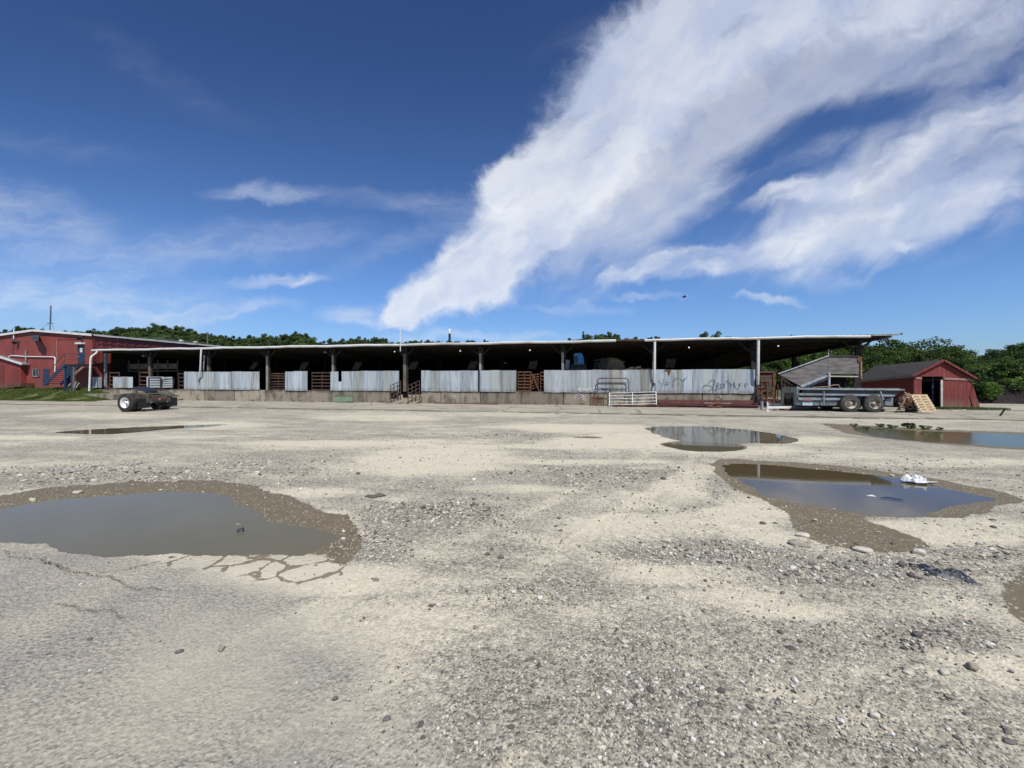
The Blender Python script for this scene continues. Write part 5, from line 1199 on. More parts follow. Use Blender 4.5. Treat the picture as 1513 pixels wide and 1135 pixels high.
# front gearbox housing
wallp('front_housing', zs([(340, 720), (365, 720), (370, 632), (455, 632), (460, 745), (480, 752), (490, 580), (350, 575)]), 'sprgrey', .08, ys_ - .02)
mb = MB(); mb.poly([S_(*ZS(370, 735), ys_ + .4), S_(*ZS(455, 740), ys_ + .4), S_(*ZS(455, 630), ys_ + .4), S_(*ZS(370, 630), ys_ + .4)], .05); mb.build('housing_back', M['black'], sp)
mb = MB(); p = S_(*ZS(405, 690), ys_ + .2); mb.lathe(p, (0, -1, 0), [(0, .02), (0, .12), (.08, .14), (.1, .05)], 14); mb.build('gearbox', M['black'], sp)
wallp('front_board', zs([(345, 720), (482, 735), (490, 580), (350, 575)]), 'sprgrey', .05, yb2)
mb = MB(); mb.hexa([S_(*ZS(510, 690), ys_ + .06), S_(*ZS(1390, 700), ys_ + .06), S_(*ZS(1390, 700), yb2), S_(*ZS(510, 690), yb2)], [S_(*ZS(510, 660), ys_ + .06), S_(*ZS(1390, 668), ys_ + .06), S_(*ZS(1390, 668), yb2), S_(*ZS(510, 660), yb2)]); mb.build('bed_floor', M['sprgrey'], sp)
mb = MB(); mb.bar(S_(*ZS(215, 742), ys_ + .6), S_(*ZS(470, 742), ys_ + .6), .10, .13); mb.build('tongue', M['sprlight'], sp)
mb = MB(); mb.bar(S_(*ZS(380, 745), ys_ + .5), S_(*ZS(700, 745), ys_ + .5), .12, .12); mb.bar(S_(*ZS(480, 752), ys_ + .5), S_(*ZS(1380, 745), ys_ + .5), .12, .14); mb.build('chassis_rail', M['black'], sp)
mb = MB(); mb.box(S_(*ZS(210, 0)).x - .04, S_(*ZS(210, 0)).x + .03, ys_ + .5, ys_ + .7, .03, S_(*ZS(210, 715)).z); mb.build('jack', M['sprlight'], sp)
for a_ in (968, 1187):
    c = S_(*ZS(a_, 735)); r_ = .445; x = c.x
    mb = MB(); w = .34; mb.lathe((x, ys_ - .20, r_ + .03), (0, 1, 0), [(0, r_ * .56), (0, r_ * .88), (.03, r_ * .97), (.06, r_), (w - .06, r_), (w - .03, r_ * .97), (w, r_ * .9), (w, r_ * .5)], 40)
    for k in range(26):
        an_ = k * 2 * math.pi / 26; ct, sn = math.cos(an_), math.sin(an_)
        mb.bar((x + ct * (r_ - .01), ys_ - .19, r_ + .03 + sn * (r_ - .01)), (x + math.cos(an_ + .09) * (r_ + .005), ys_ - .05, r_ + .03 + math.sin(an_ + .09) * (r_ + .005)), .03, .025)
    wh = mb.build('wheel', M['tyredusty'], sp)
    mb = MB(); mb.lathe((x, ys_ - .20, r_ + .03), (0, 1, 0), [(-.01, r_ * .58), (.0, r_ * .53), (.10, r_ * .48), (.13, r_ * .3), (.08, r_ * .26), (.06, r_ * .18), (.0, r_ * .15), (.0, 0)], 32); mb.build('rim', M['rimrust'], wh)
    mb = MB()
    for k in range(8):
        q = k * math.pi / 4; mb.lathe((x + math.cos(q) * r_ * .23, ys_ - .13, r_ + .03 + math.sin(q) * r_ * .23), (0, -1, 0), [(0, .014), (.02, .014), (.021, 0)], 6)
    mb.build('wheel_nut', M['black'], wh)
    mb = MB(); mb.lathe((x, ys_ - .20 + 1.9, r_ + .03), (0, 1, 0), [(0, r_ * .5), (0, r_ * .9), (.05, r_), (w - .05, r_), (w, r_ * .9), (w, r_ * .5)], 30); mb.build('wheel', M['tyredusty'], sp)
mb = MB(); mb.box(S_(*ZS(900, 0)).x, S_(*ZS(1290, 0)).x, ys_ + .2, ys_ + .4, .42, .62); mb.build('walking_beam', M['black'], sp)
mb = MB(); mb.tube([S_(*ZS(630, 585), ys_ + .8), S_(*ZS(780, 575), ys_ + .8), S_(*ZS(830, 562), ys_ + .8), S_(*ZS(875, 560), ys_ + .8), S_(*ZS(890, 590), ys_ + .8)], .03, 6); mb.build('lifting_bar', M['tan'], sp)
wallp('rear_frame', zs([(1310, 750), (1385, 755), (1385, 672), (1310, 700)]), 'sprgalv', .08, ys_ + .05)
mb = MB(); mb.bar(S_(*ZS(1400, 665), ys_ + .2), S_(*ZS(1410, 755), ys_ + .2), .08, .08); mb.build('rear_post', M['black'], sp)
# long pale and red pipes on the ground before it
p = G(1134, 605.5); q = G(1208, 604.5)
mb = MB(); mb.bar((p[0], p[1], .13), (q[0], q[1], .12), .09, .12); tag(mb.build('pipe', M['white']), 'long white pipe lying on the ground before the spreader tongue', 'pipe')
p = G(1152, 606.5); q = G(1230, 605.5); mb = MB(); mb.bar((p[0], p[1], .06), (q[0], q[1] , .06), .09, .06); tag(mb.build('pipe', M['redbeam']), 'dark red bar on the ground under the white pipe', 'bar')
mb = MB(); p = S_(1134, 596, ys_ - .2); mb.tube([(p.x, p.y, .03), (p.x, p.y, S_(1134, 594, ys_ - .2).z)], .04, 8); mb.box(p.x - .1, p.x + .1, p.y - .1, p.y + .1, .03, .06); tag(mb.build('stake', M['white']), 'short white stake at the left end of the white pipe', 'stake')
# rusty beater implement at its rear end
t = thing('beater', 'tan rusty implement frame behind the spreader next to the pallet', 'implement', (X(1335, ys_), ys_, .03))
T_ = lambda x, y, yy=ys_ - .1: Vector(P3(1273 + x / 6.304, 470 + y / 6.304, yy))
for a_, b_, w in (((345, 855), (440, 700), .07), ((330, 850), (400, 855), .07), ((360, 760), (445, 745), .05), ((400, 690), (455, 730), .05), ((425, 730), (400, 690), .04), ((345, 790), (400, 830), .04)):
    mb = MB(); mb.bar(T_(*a_), T_(*b_), w, w); mb.build('arm', M['tan'], t)
mb = MB(); mb.lathe(T_(400, 770, ys_ + .1), (0, -1, 0), [(0, .30), (.05, .32), (.10, .30), (.10, .05)], 24); mb.build('disc', M['rustm'], t)
for a_, b_ in ((385, 740), (432, 745), (360, 830)):
    mb = MB(); mb.lathe(T_(a_, b_, ys_ - .16), (0, -1, 0), [(0, .05), (.05, .05), (.06, .0)], 10); mb.build('hub', M['rimrust'], t)
mb = MB(); mb.tube([T_(410, 840), T_(450, 810), T_(500, 850)], .03, 6); mb.tube([T_(420, 780), T_(470, 800), T_(480, 850)], .025, 6); mb.build('hose', M['black'], t)
mb = MB(); mb.hexa([T_(400, 870, ys_ + .2), T_(530, 870, ys_ + .2), T_(530, 870, ys_ + .9), T_(400, 870, ys_ + .9)], [T_(420, 745, ys_ + .35), T_(470, 760, ys_ + .35), T_(470, 760, ys_ + .9), T_(420, 745, ys_ + .9)]); mb.build('gear_case', M['dark'], t)
# pallet leaning on the shed
t = thing('wooden_pallet', 'fresh pale wooden pallet leaning beside the red shed door', 'pallet', (X(1366, ys_ - .3), ys_ - .3, 0))
yp = ys_ - .45
c4 = [T_(555, 872, yp), T_(703, 868, yp), T_(612, 718, yp + .55), T_(463, 718, yp + .55)]
def PL(u, v, o=0): return (c4[0] * (1 - u) + c4[1] * u) * (1 - v) + (c4[3] * (1 - u) + c4[2] * u) * v + Vector((0, .10 * o, .02 * o))
for i in range(7):
    v = .035 + .93 * i / 6; mb = MB(); mb.bar(PL(0, v), PL(1, v), .028, .095); mb.build('slat', M['pine'], t)
for u in (.04, .5, .96): mb = MB(); mb.bar(PL(u, .0, .6), PL(u, 1, .6), .08, .05); mb.build('stringer', M['pine'], t)
for i in range(4):
    v = .05 + .9 * i / 3; mb = MB(); mb.bar(PL(0, v, 1.2), PL(1, v, 1.2), .028, .09); mb.build('slat', M['pine'], t)

# ------------------------------------------------------------------ red shed at the right
SH = lambda x, y: (1273 + x / 6.304, 470 + y / 6.304)
fl2 = G(1350, 603.5); fr2 = (W(1436, 600, fl2[1])[0], fl2[1]); u_ = np.array(fr2) - np.array(fl2); wd_ = np.linalg.norm(u_); u_ /= wd_; nv_ = np.array([-u_[1], u_[0]])
if nv_[1] < 0: nv_ = -nv_
rs = math.atan2(u_[1], u_[0]); sh = thing('red_shed', 'small red board shed with dark shingle roof and open doorway', 'shed', (fl2[0], fl2[1], 0), rs)
LEN = 5.3
def onfront(px, py):                       # pixel -> local (x, z) of the shed front
    a_, b_, c_ = ray(px, py); o_ = np.array(fl2); den = a_ * nv_[0] + b_ * nv_[1]; tt = (o_ @ nv_) / den
    return (np.array([a_, b_]) * tt - o_) @ u_, H + c_ * tt
eL = onfront(*SH(488, 530)); eR = onfront(*SH(1018, 552)); ap = onfront(*SH(748, 397)); dL = onfront(*SH(560, 545)); dR = onfront(*SH(757, 545))
print('shed', wd_, eL, eR, ap, dL, dR)
L = dict(local=True); wr = wd_
mb = MB()
mb.poly([(0, 0, -.05), (dL[0], 0, -.05), (dL[0], 0, dL[1]), (0, 0, eL[1])], .08)
mb.poly([(dR[0], 0, -.05), (wr + .04, 0, -.05), (wr - .05, 0, eR[1]), (dR[0], 0, dR[1])], .08)
mb.poly([(0, 0, eL[1] + .0), (dL[0], 0, dL[1] + .002), (dR[0], 0, dR[1] + .002), (wr - .05, 0, eR[1] + .002), (ap[0], 0, ap[1] - .03)], .08)
mb.build('front_wall', M['shedred'], sh, **L)
mb = MB(); dz = -.42
mb.poly([(0, .08, -.05), (0, LEN, -.05), (0, LEN, eL[1] + dz), (0, .08, eL[1])], .06, (1, 0, 0)); mb.build('side_wall', M['shedred'], sh, **L)
mb = MB(); mb.poly([(wr, .08, -.05), (wr, LEN, -.05), (wr - .05, LEN, eR[1] + dz), (wr - .05, .08, eR[1])], .05, (-1, 0, 0)); mb.poly([(0.06, LEN - .1, 0), (wr - .06, LEN - .1, 0), (wr - .1, LEN - .1, eR[1] + dz), (ap[0], LEN - .1, ap[1] + dz * .5), (.06, LEN - .1, eL[1] + dz)], .05); mb.build('rear_wall', M['shedred'], sh, **L)
ov = .13; sL = (ap[1] - eL[1]) / ap[0]; sR = (ap[1] - eR[1]) / (wr - .05 - ap[0])
mb = MB()
mb.hexa([(-ov, -.12, eL[1] - ov * sL + .02), (ap[0], -.12, ap[1] + .02), (ap[0], LEN, ap[1] + .02 + dz * .5), (-ov, LEN, eL[1] - ov * sL + .02 + dz)], [(-ov, -.12, eL[1] - ov * sL + .07), (ap[0], -.12, ap[1] + .07), (ap[0], LEN, ap[1] + .07 + dz * .5), (-ov, LEN, eL[1] - ov * sL + .07 + dz)])
mb.hexa([(ap[0], -.12, ap[1] + .02), (wr + ov, -.12, eR[1] - ov * sR + .02), (wr + ov, LEN, eR[1] - ov * sR + .02 + dz), (ap[0], LEN, ap[1] + .02 + dz * .5)], [(ap[0] + .001, -.12, ap[1] + .07), (wr + ov, -.12, eR[1] - ov * sR + .07), (wr + ov, LEN, eR[1] - ov * sR + .07 + dz), (ap[0] + .001, LEN, ap[1] + .07 + dz * .5)])
mb.build('roof', M['roofdk'], sh, **L)
mb = MB(); mb.bar((-ov, -.15, eL[1] - ov * sL + .01), (ap[0], -.15, ap[1] + .02), .04, .10); mb.bar((wr + ov, -.15, eR[1] - ov * sR + .01), (ap[0], -.15, ap[1] + .02), .04, .10); mb.build('barge_board', M['shedred'], sh, **L)
mb = MB(); mb.bar((-ov - .02, -.12, eL[1] - ov * sL), (-ov - .02, LEN, eL[1] - ov * sL + dz), .03, .11); mb.build('fascia', M['greytrim'], sh, **L)
b0, b1 = onfront(*SH(760, 565)), onfront(*SH(1010, 572)); b2, b3 = onfront(*SH(490, 553)), onfront(*SH(558, 560))
mb = MB(); mb.bar((b0[0] + .02, -.02, b0[1]), (b1[0], -.02, b1[1] - .01), .03, .12); mb.build('pale_board', M['shedtrim'], sh, **L)
mb = MB(); mb.bar((b2[0] + .02, -.02, b2[1] - .02), (b3[0], -.02, b3[1] - .02), .03, .12); mb.build('pale_board', M['shedtrim'], sh, **L)
mb = MB(); mb.box(dR[0] - .12, dR[0] - .02, -.03, .03, 0, dR[1] - .2); mb.build('door_jamb', M['whiteplank'], sh, **L)
mb = MB(); mb.box(dR[0] - .30, dR[0] - .22, .3, .35, 0, dR[1]); mb.build('inner_stud', M['blue'], sh, **L)
mb = MB(); mb.poly([(wr + .02, -.03, eR[1] * .75), (wr - .12, -.03, eR[1] * .4), (wr + .05, -.05, 0), (wr + .38, -.05, 0.02)], .03); mb.build('loose_board', M['shedred'], sh, **L)
mb = MB(); mb.box(0.07, wr - .07, .09, LEN - .12, -.05, .04); mb.build('floor', M['dark'], sh, **L)
mb = MB(); mb.box(dL[0] - .02, dL[0] + .8, 2.6, 2.7, .05, 1.9); mb.build('inner_partition', M['dark'], sh, **L)
p = P3(*SH(1285, 900), 21.5); q = P3(*SH(1330, 860), 21.5); mb = MB(); mb.tube([(p[0], p[1], .0), (q[0], q[1], .32)], .035, 6); tag(mb.build('broken_post', M['dark']), 'short dark leaning stick by the lot edge right of the shed', 'post')
p = G(*SH(830, 868)); mb = MB(); mb.bar((p[0], p[1], .04), (p[0] + .75, p[1] + .1, .07), .07, .04); tag(mb.build('plank', M['whiteplank']), 'short pale plank in the grass before the shed', 'plank')
# dark earth bank at far right
def mound(name, label, pts, ybase, depth, mat, seed, amp=.5):
    nx, ny = 190, 26; V = []; Fc = []; U = []
    for j in range(ny):
        for i in range(nx):
            u = i / (nx - 1); v = j / (ny - 1); px = pts[0][0] + (pts[-1][0] - pts[0][0]) * u; top = np.interp(px, [p[0] for p in pts], [p[1] for p in pts])
            y = ybase + depth * v; x = W(px, 500, ybase)[0]; h = max(0, W(px, top, ybase + depth * .5)[1])
            h = h * (math.sin(min(1, v * 2.0) * math.pi * .5) if v < .8 else (1 - (v - .8) * 4)); U.append((x, y, h))
    U = np.array(U); f = fbm(U[:, 0] * 1.1, U[:, 1] * 1.1, seed, 5, .62); f2 = fbm(U[:, 0] * 3.5, U[:, 1] * 3.5, seed + 5, 3, .6)
    Zz = np.maximum(-.1, U[:, 2] * (1 - amp + 2 * amp * f) - .02 + (f2 - .5) * .35 * (U[:, 2] > .05))
    V = [(U[k, 0] + (f2[k] - .5) * .3, U[k, 1], Zz[k]) for k in range(len(U))]
    for j in range(ny - 1):
        for i in range(nx - 1): a_ = j * nx + i; Fc.append((a_, a_ + 1, a_ + nx + 1, a_ + nx))
    mb = MB(); mb.add(V, Fc); return tag(mb.build(name, M[mat]), label, 'mound')
mound('earth_bank', 'dark earth and brush bank at the far right behind the lot', [(1425, 583), (1445, 579), (1470, 577), (1495, 575), (1513, 574), (1600, 572), (1700, 575)], 33, 4, 'mounddk', 3, .75)
mound('earth_bank', 'tan topped earth bank just behind the dark one at the right edge', [(1478, 580), (1490, 572), (1500, 569.5), (1513, 569), (1600, 568), (1700, 575)], 38, 4, 'moundtan', 4)
# litter
t = thing('plastic_plate', 'crumpled white plastic container floating in the large puddle', 'litter', (*G(1352, 710), 0))
p = G(1352, 711); rng2 = random.Random(3)
mb = MB(); n = 22; V = [(0, 0, .02)]
for k, (rr_, zz) in enumerate(((.08, .04), (.14, .06), (.175, .02))):
    for i in range(n):
        a_ = 2 * math.pi * i / n; q = 1 + rng2.uniform(-.14, .14); V.append((rr_ * q * math.cos(a_) * 1.05, rr_ * q * math.sin(a_) * .8, zz * rng2.uniform(.4, 1.7)))
Fc = [(0, 1 + i, 1 + (i + 1) % n) for i in range(n)] + [(1 + k * n + i, 1 + (k + 1) * n + i, 1 + (k + 1) * n + (i + 1) % n, 1 + k * n + (i + 1) % n) for k in range(2) for i in range(n)]
mb.add([(p[0] + a_, p[1] + b_, c_ - .01) for a_, b_, c_ in V], Fc); mb.build('dish', M['plastic'], t)
mb = MB(); mb.poly([(p[0] + .12, p[1] - .12, .01), (p[0] + .26, p[1] - .08, .02), (p[0] + .22, p[1] - .01, .0)], .01, (0, 0, 1)); mb.build('lid_flap', M['plastic'], t)
p = G(1312, 735); mb = MB(); mb.poly([(p[0] - .1, p[1], -.012), (p[0] + .10, p[1] - .07, -.010), (p[0] + .16, p[1] - .05, -.006), (p[0], p[1] + .03, .0)], .006, (0, 0, 1)); tag(mb.build('scrap', M['bluecab'] if False else M['blue']), 'dark blue scrap in the large puddle below the white plastic', 'litter')
p = G(1287, 732); mb = MB(); mb.poly([(p[0] - .06, p[1], -.012), (p[0] + .05, p[1] - .03, -.012), (p[0] + .02, p[1] + .02, .0)], .006, (0, 0, 1)); tag(mb.build('scrap', M['plastic']), 'tiny white scrap in the large puddle beside the dark blue one', 'litter')
# dark rag
def rag(px, py, L_, Wd, ang_, label, mat, hh, seed):
    p = G(px, py); V = []; nx, ny = 26, 10; r_ = random.Random(seed)
    for j in range(ny):
        for i in range(nx):
            u = i / (nx - 1) * 2 - 1; v = j / (ny - 1) * 2 - 1; k = (1 - abs(u) ** 2.2) * .9 + .1
            x = u * L_ / 2; y = v * Wd / 2 * k + .02 * math.sin(u * 5); z = hh * k * (1 - v * v) * (.6 + .5 * math.sin(u * 9 + v * 4) * math.cos(v * 6 + u * 3)) + r_.uniform(0, hh * .12)
            c, s = math.cos(ang_), math.sin(ang_); V.append((p[0] + x * c - y * s, p[1] + x * s + y * c, max(.003, z + .004)))
    mb = MB(); mb.add(V, [(j * nx + i, j * nx + i + 1, (j + 1) * nx + i + 1, (j + 1) * nx + i) for j in range(ny - 1) for i in range(nx - 1)], False)
    return tag(mb.build('rag', M[mat]), label, 'rag')
rag(1398, 851, .40, .20, -.75, 'dark wet crumpled rag lying on the gravel below the mud', 'rag', .07, 2)
rag(555, 733, .30, .16, .5, 'small grey scrap of cloth on the pale ground right of the near puddle', 'cardb', .03, 5)
rag(355, 783, .10, .05, .2, 'tiny dark blue scrap beside the stone in the near puddle', 'rag', .02, 7)
# bird
t = thing('bird', 'small dark bird flying above the barn roof', 'bird', P3(1011, 439, 40.))
p = Vector(P3(1011, 439, 40.)); mb = MB(); mb.tube([p + Vector((-.26, 0, .02)), p + Vector((-.12, 0, 0)), p, p + Vector((.12, 0, .03)), p + Vector((.22, 0, .04))], [.01, .06, .08, .05, .01], 8)
for s in (-1, 1): mb.add([p + Vector((-.08, 0, .04)), p + Vector((.10, 0, .04)), p + Vector((.02, s * .30, .16)), p + Vector((-.12, s * .55, .06))], [(0, 1, 2, 3)])
mb.build('body', M['bird'], t)
# ------------------------------------------------------------------ trees
def crown_mesh(name, seed, nleaf, leaf, rx, rz, zc, mat, nclump=26):
    r = np.random.default_rng(seed)
    d = r.normal(size=(nclump, 3)); d /= np.linalg.norm(d, axis=1)[:, None]; q = r.uniform(.25, .9, nclump)[:, None]
    cc = d * q * np.array([rx, rx, rz]); cc[:, 2] = cc[:, 2] * (1 + .15 * (cc[:, 2] > 0)); cr_ = r.uniform(.20, .40, nclump) * rx
    wgt = cr_ ** 2; idx = r.choice(nclump, nleaf, p=wgt / wgt.sum())
    dd = r.normal(size=(nleaf, 3)); dd /= np.linalg.norm(dd, axis=1)[:, None]
    P = cc[idx] + dd * (cr_[idx] * r.uniform(.45, 1.12, nleaf))[:, None] * np.array([1, 1, .8])
    a = r.normal(size=(nleaf, 3)) + dd * .2; a /= np.linalg.norm(a, axis=1)[:, None]; b = np.cross(a, r.normal(size=(nleaf, 3))); b /= np.linalg.norm(b, axis=1)[:, None]
    s = leaf * r.uniform(.6, 1.4, nleaf)[:, None]; P[:, 2] += zc
    V = np.stack([P - a * s, P + b * s * .55, P + a * s, P - b * s * .55], 1).reshape(-1, 3)
    return npmesh(name, V, np.arange(nleaf * 4).reshape(-1, 4), mat, 4, False), cc
def trunk_mesh(seed, h, r0, cc, zc):
    r = random.Random(seed); mb = MB(); bx, by = r.uniform(-.2, .2), r.uniform(-.2, .2)
    mb.tube([(0, 0, -.3), (bx * .4, by * .4, h * .3), (bx, by, h * .6), (bx * 1.2, by * 1.2, h * .92)], [r0, r0 * .8, r0 * .55, r0 * .15], 7)
    for k in range(6):
        c = cc[(k * 2) % len(cc)]; z = h * r.uniform(.3, .6); mb.tube([(bx * .6, by * .6, z), (c[0] * .5, c[1] * .5, z + (c[2] + zc - z) * .6), (c[0], c[1], c[2] + zc)], [r0 * .35, r0 * .22, r0 * .06], 5)
    me = bpy.data.meshes.new('trunk'); me.from_pydata(mb.v, [], mb.f); me.materials.append(M['bark']); return me
def kind(seed, h, rx, nleaf, leaf, mat, low=.18, ncl=26):
    rz = h * (1 - low) / 2; zc = h * low + rz; cm, cc = crown_mesh('crown', seed, nleaf, leaf, rx, rz * .92, zc, mat, ncl); return cm, trunk_mesh(seed, h, .022 * h + .05, cc, zc), h
def plant(k, x, y, z, s, label, group=None, name='tree', cat='tree', sx=1.0):
    t = bpy.data.objects.new(name, None); col.objects.link(t); t.location = (x, y, z); t.rotation_euler = (0, 0, random.uniform(0, 6.28)); t.scale = (s * sx, s * sx, s); tag(t, label, cat, group)
    c = bpy.data.objects.new('crown', k[0]); col.objects.link(c); c.parent = t; b = bpy.data.objects.new('trunk', k[1]); col.objects.link(b); b.parent = t
    return t
def depthpt(px, dep): u = (px - CX) / F; return CW(u * dep, dep)
# far wooded ridge
SKY = [(-120, 480), (0, 487), (20, 484), (35, 482), (52, 484), (95, 490), (120, 488), (140, 485), (152, 487), (170, 484), (185, 484), (215, 481), (240, 479), (252, 480), (268, 484), (290, 487), (300, 492), (330, 495), (352, 497), (380, 495), (400, 493), (412, 496), (432, 490), (447, 488), (458, 493), (466, 503), (478, 504), (486, 499), (500, 502), (512, 501), (522, 497), (545, 497), (560, 497), (575, 500), (588, 503), (598, 500), (612, 501), (625, 504), (636, 501), (648, 503), (657, 498), (670, 503), (683, 502), (700, 501), (720, 502), (733, 504), (745, 512), (820, 512), (834, 501), (850, 497), (865, 496), (878, 493), (892, 491), (905, 491), (918, 496), (935, 496), (952, 499), (962, 496), (975, 497), (990, 501), (1010, 503), (1020, 514)]
KF = [kind(100 + i, 9.5, 3.6 + .5 * (i % 3), 2600, .33, M['leaffar'], .12, 18) for i in range(5)]
def skyy(px): return float(np.interp(px, [p[0] for p in SKY], [p[1] for p in SKY]))
nf = 0
def hz(px, dep, yy): return H + (HY - yy) / F * dep
for row, (dep, dy, st_) in enumerate(((250., 0, 10.5), (238., 4.5, 11.5), (227., 9.5, 12.5), (217., 15., 13.5))):
    px = -60 + row * 4
    while px < 1015:
        yy = skyy(px) + dy + random.uniform(-1.0, 1.6)
        lim = 496 if px < 137 else 516 - (px - 140) * .0178 - 3
        if yy < lim and not (0 < px < 125 and yy > 489):
            top = hz(px, dep, yy); s = random.uniform(.75, 1.3); x, y = depthpt(px, dep + random.uniform(-4, 4)); k = random.choice(KF)
            g = 'trees on the wooded ridge at left' if px < 470 else 'scattered ridge trees above the middle of the barn' if px < 780 else 'trees on the low hill behind the right half of the barn'
            lb = 'leafy tree on the wooded ridge behind the left half of the barn' if px < 470 else 'small ridge tree showing just above the middle of the barn roof' if px < 780 else 'leafy tree on the low hill showing above the barn roof right of centre'
            plant(k, x, y, top - k[2] * s, s, lb, g); nf += 1
        px += st_ * random.uniform(.75, 1.2) * (1 if row < 2 else 1.2)
print('ridge trees', nf)
# hill the ridge trees grow on
V = []; Fc = []; pxs = list(range(-260, 1060, 10)); deps = [120, 160, 195, 215, 230, 245, 262, 300, 420]
for j, dp in enumerate(deps):
    for i, px in enumerate(pxs):
        t_ = hz(px, 250., skyy(px)) - 7.5; f = sstep(np.array(float(dp)), 120, 250) if dp < 250 else 1; x, y = depthpt(px, dp); base_h = max(0, t_)
        V.append((x, y, float(base_h * f) - .5 + 1.2 * float(fbm(np.array([x * .05]), np.array([y * .05]), 9)[0])))
n = len(pxs)
for j in range(len(deps) - 1):
    for i in range(n - 1): Fc.append((j * n + i, j * n + i + 1, (j + 1) * n + i + 1, (j + 1) * n + i))
mb = MB(); mb.add(V, Fc, True); M['hill'] = worn('wooded_hillside', (.035, .055, .018), (.018, .030, .010), .4, .95, bstr=1); tag(mb.build('hills', M['hill']), kind='structure')
# lone trees
KM = [kind(200 + i, 11, 3.9 + .5 * (i % 3), 7500, .21, M['leaf'], .08, 34) for i in range(4)] + [kind(230 + i, 11, 4.2, 7500, .21, M['leafdk'], .06, 34) for i in range(2)]
for px, yy, dep, s, lb in ((1046, 489.5, 120, 1.0, 'left half of the bright leafy tree pair above the barn roof'), (1061, 488.5, 122, 1.05, 'right half of the bright leafy tree pair above the barn roof'), (862, 489.5, 230, .6, 'thin lone tree sticking up from the low hill')):
    x, y = depthpt(px, dep); plant(KM[0 if px > 1000 else 1], x, y, hz(px, dep, yy) - 11 * s, s, lb, sx=1.0 if px > 1000 else .35)
# wood at the right
SKR = [(1080, 505), (1130, 507), (1200, 500), (1260, 500), (1300, 497), (1320, 498), (1328, 508), (1345, 510), (1362, 503), (1374, 502), (1386, 503), (1398, 513), (1412, 514), (1425, 524), (1436, 522), (1450, 517), (1465, 517), (1478, 514), (1492, 510), (1505, 506), (1513, 505), (1560, 500), (1700, 490)]
def skr(px): return float(np.interp(px, [p[0] for p in SKR], [p[1] for p in SKR]))
nr_ = 0
for row, (dep, dy, st_, a_, b_) in enumerate(((92., 0, 26, 1085, 1428), (84., 13, 30, 1092, 1440), (76., 27, 33, 1085, 1455), (150., 0, 19, 1405, 1640), (138., 8, 20, 1420, 1640), (124., 17, 22, 1425, 1640), (108., 27, 26, 1430, 1640), (92., 36, 30, 1440, 1640))):
    px = a_
    while px < b_:
        yy = skr(px) + dy + random.uniform(-1.5, 2.5); top = hz(px, dep, yy); s = max(.45, min(1.15, top / 11 if row < 3 else random.uniform(.8, 1.1)))
        x, y = depthpt(px, dep + random.uniform(-3, 3)); k = random.choice(KM[:4] if row < 3 and random.random() < .8 else KM[2:])
        z = top - 11 * s; z = max(z, -.3) if row < 3 else z
        g = 'broadleaf trees seen beneath the right end of the barn roof' if px < 1290 else 'trees behind the red shed' if px < 1430 else 'trees on the far right hillside'
        lb = 'bright green broadleaf tree seen through the open right end of the barn' if px < 1290 else 'bushy green tree rising behind the red shed' if px < 1430 else 'dark green tree on the hillside at the far right'
        plant(k, x, y, z, s, lb, g, sx=1.15); nr_ += 1; px += st_ * random.uniform(.8, 1.15)
print('right trees', nr_)
# rising ground under the right wood
V = []; Fc = []; pxs = list(range(1380, 1720, 10)); deps = [60, 90, 108, 124, 140, 170, 260]
for j, dp in enumerate(deps):
    for px in pxs:
        hgt = max(0, hz(px, 150., skr(px)) - 10) * float(sstep(np.array(float(dp)), 60, 150)) * float(sstep(np.array(float(px)), 1385, 1450)); x, y = depthpt(px, dp); V.append((x, y, hgt - .4))
n = len(pxs)
for j in range(len(deps) - 1):
    for i in range(n - 1): Fc.append((j * n + i, j * n + i + 1, (j + 1) * n + i + 1, (j + 1) * n + i))
mb = MB(); mb.add(V, Fc, True); tag(mb.build('hills', M['hill']), kind='structure')
# low bushes at wood foot
KB = [kind(300 + i, 3.2, 2.0, 2600, .14, M['leaf'] if i else M['leafdk'], .0, 16) for i in range(2)]
for px in list(range(1125, 1350, 11)) + list(range(1436, 1620, 16)):
    dep = 62 + random.uniform(-4, 5); x, y = depthpt(px, dep); plant(KB[random.randint(0, 1)], x, y, -.2, random.uniform(1.0, 1.7), 'low bush at the foot of the trees seen under the barn roof' if px < 1290 else 'low bush at the foot of the far right hillside', 'low bushes under the barn roof end' if px < 1290 else 'low bushes at the far right', 'bush', 'bush')
# weeds at puddle and dock
wk = kind(400, .5, .45, 900, .035, M['leaf'], .0, 10)
for px, py, s, lb in ((1342, 633, .42, 'clump of dark weeds on the far bank of the long weedy puddle'), (1300, 631, .26, 'small clump of weeds at the left end of the long weedy puddle'), (1318, 633, .28, 'low weeds between the two clumps at the long puddle'), (1262, 630, .22, 'leftmost tuft of weeds on the mud at the left tip of the long puddle'), (1280, 634, .2, 'tiny tuft of weeds in the shallow end of the long puddle'), (1366, 634.5, .3, 'tuft of weeds right of the largest clump at the long puddle'), (1390, 635.5, .2, 'rightmost small tuft of weeds on the far bank of the long puddle'), (296, 590, .9, 'green weeds against the dock wall under the long tin panel'), (318, 590, .8, 'dark weeds growing at a dock joint left of centre'), (378, 591, .6, 'single weed at the dock joint below the second post')):
    x, y = G(px, py); plant(wk, x, y, 0, s, lb, None, 'weeds', 'weeds', 1.3)
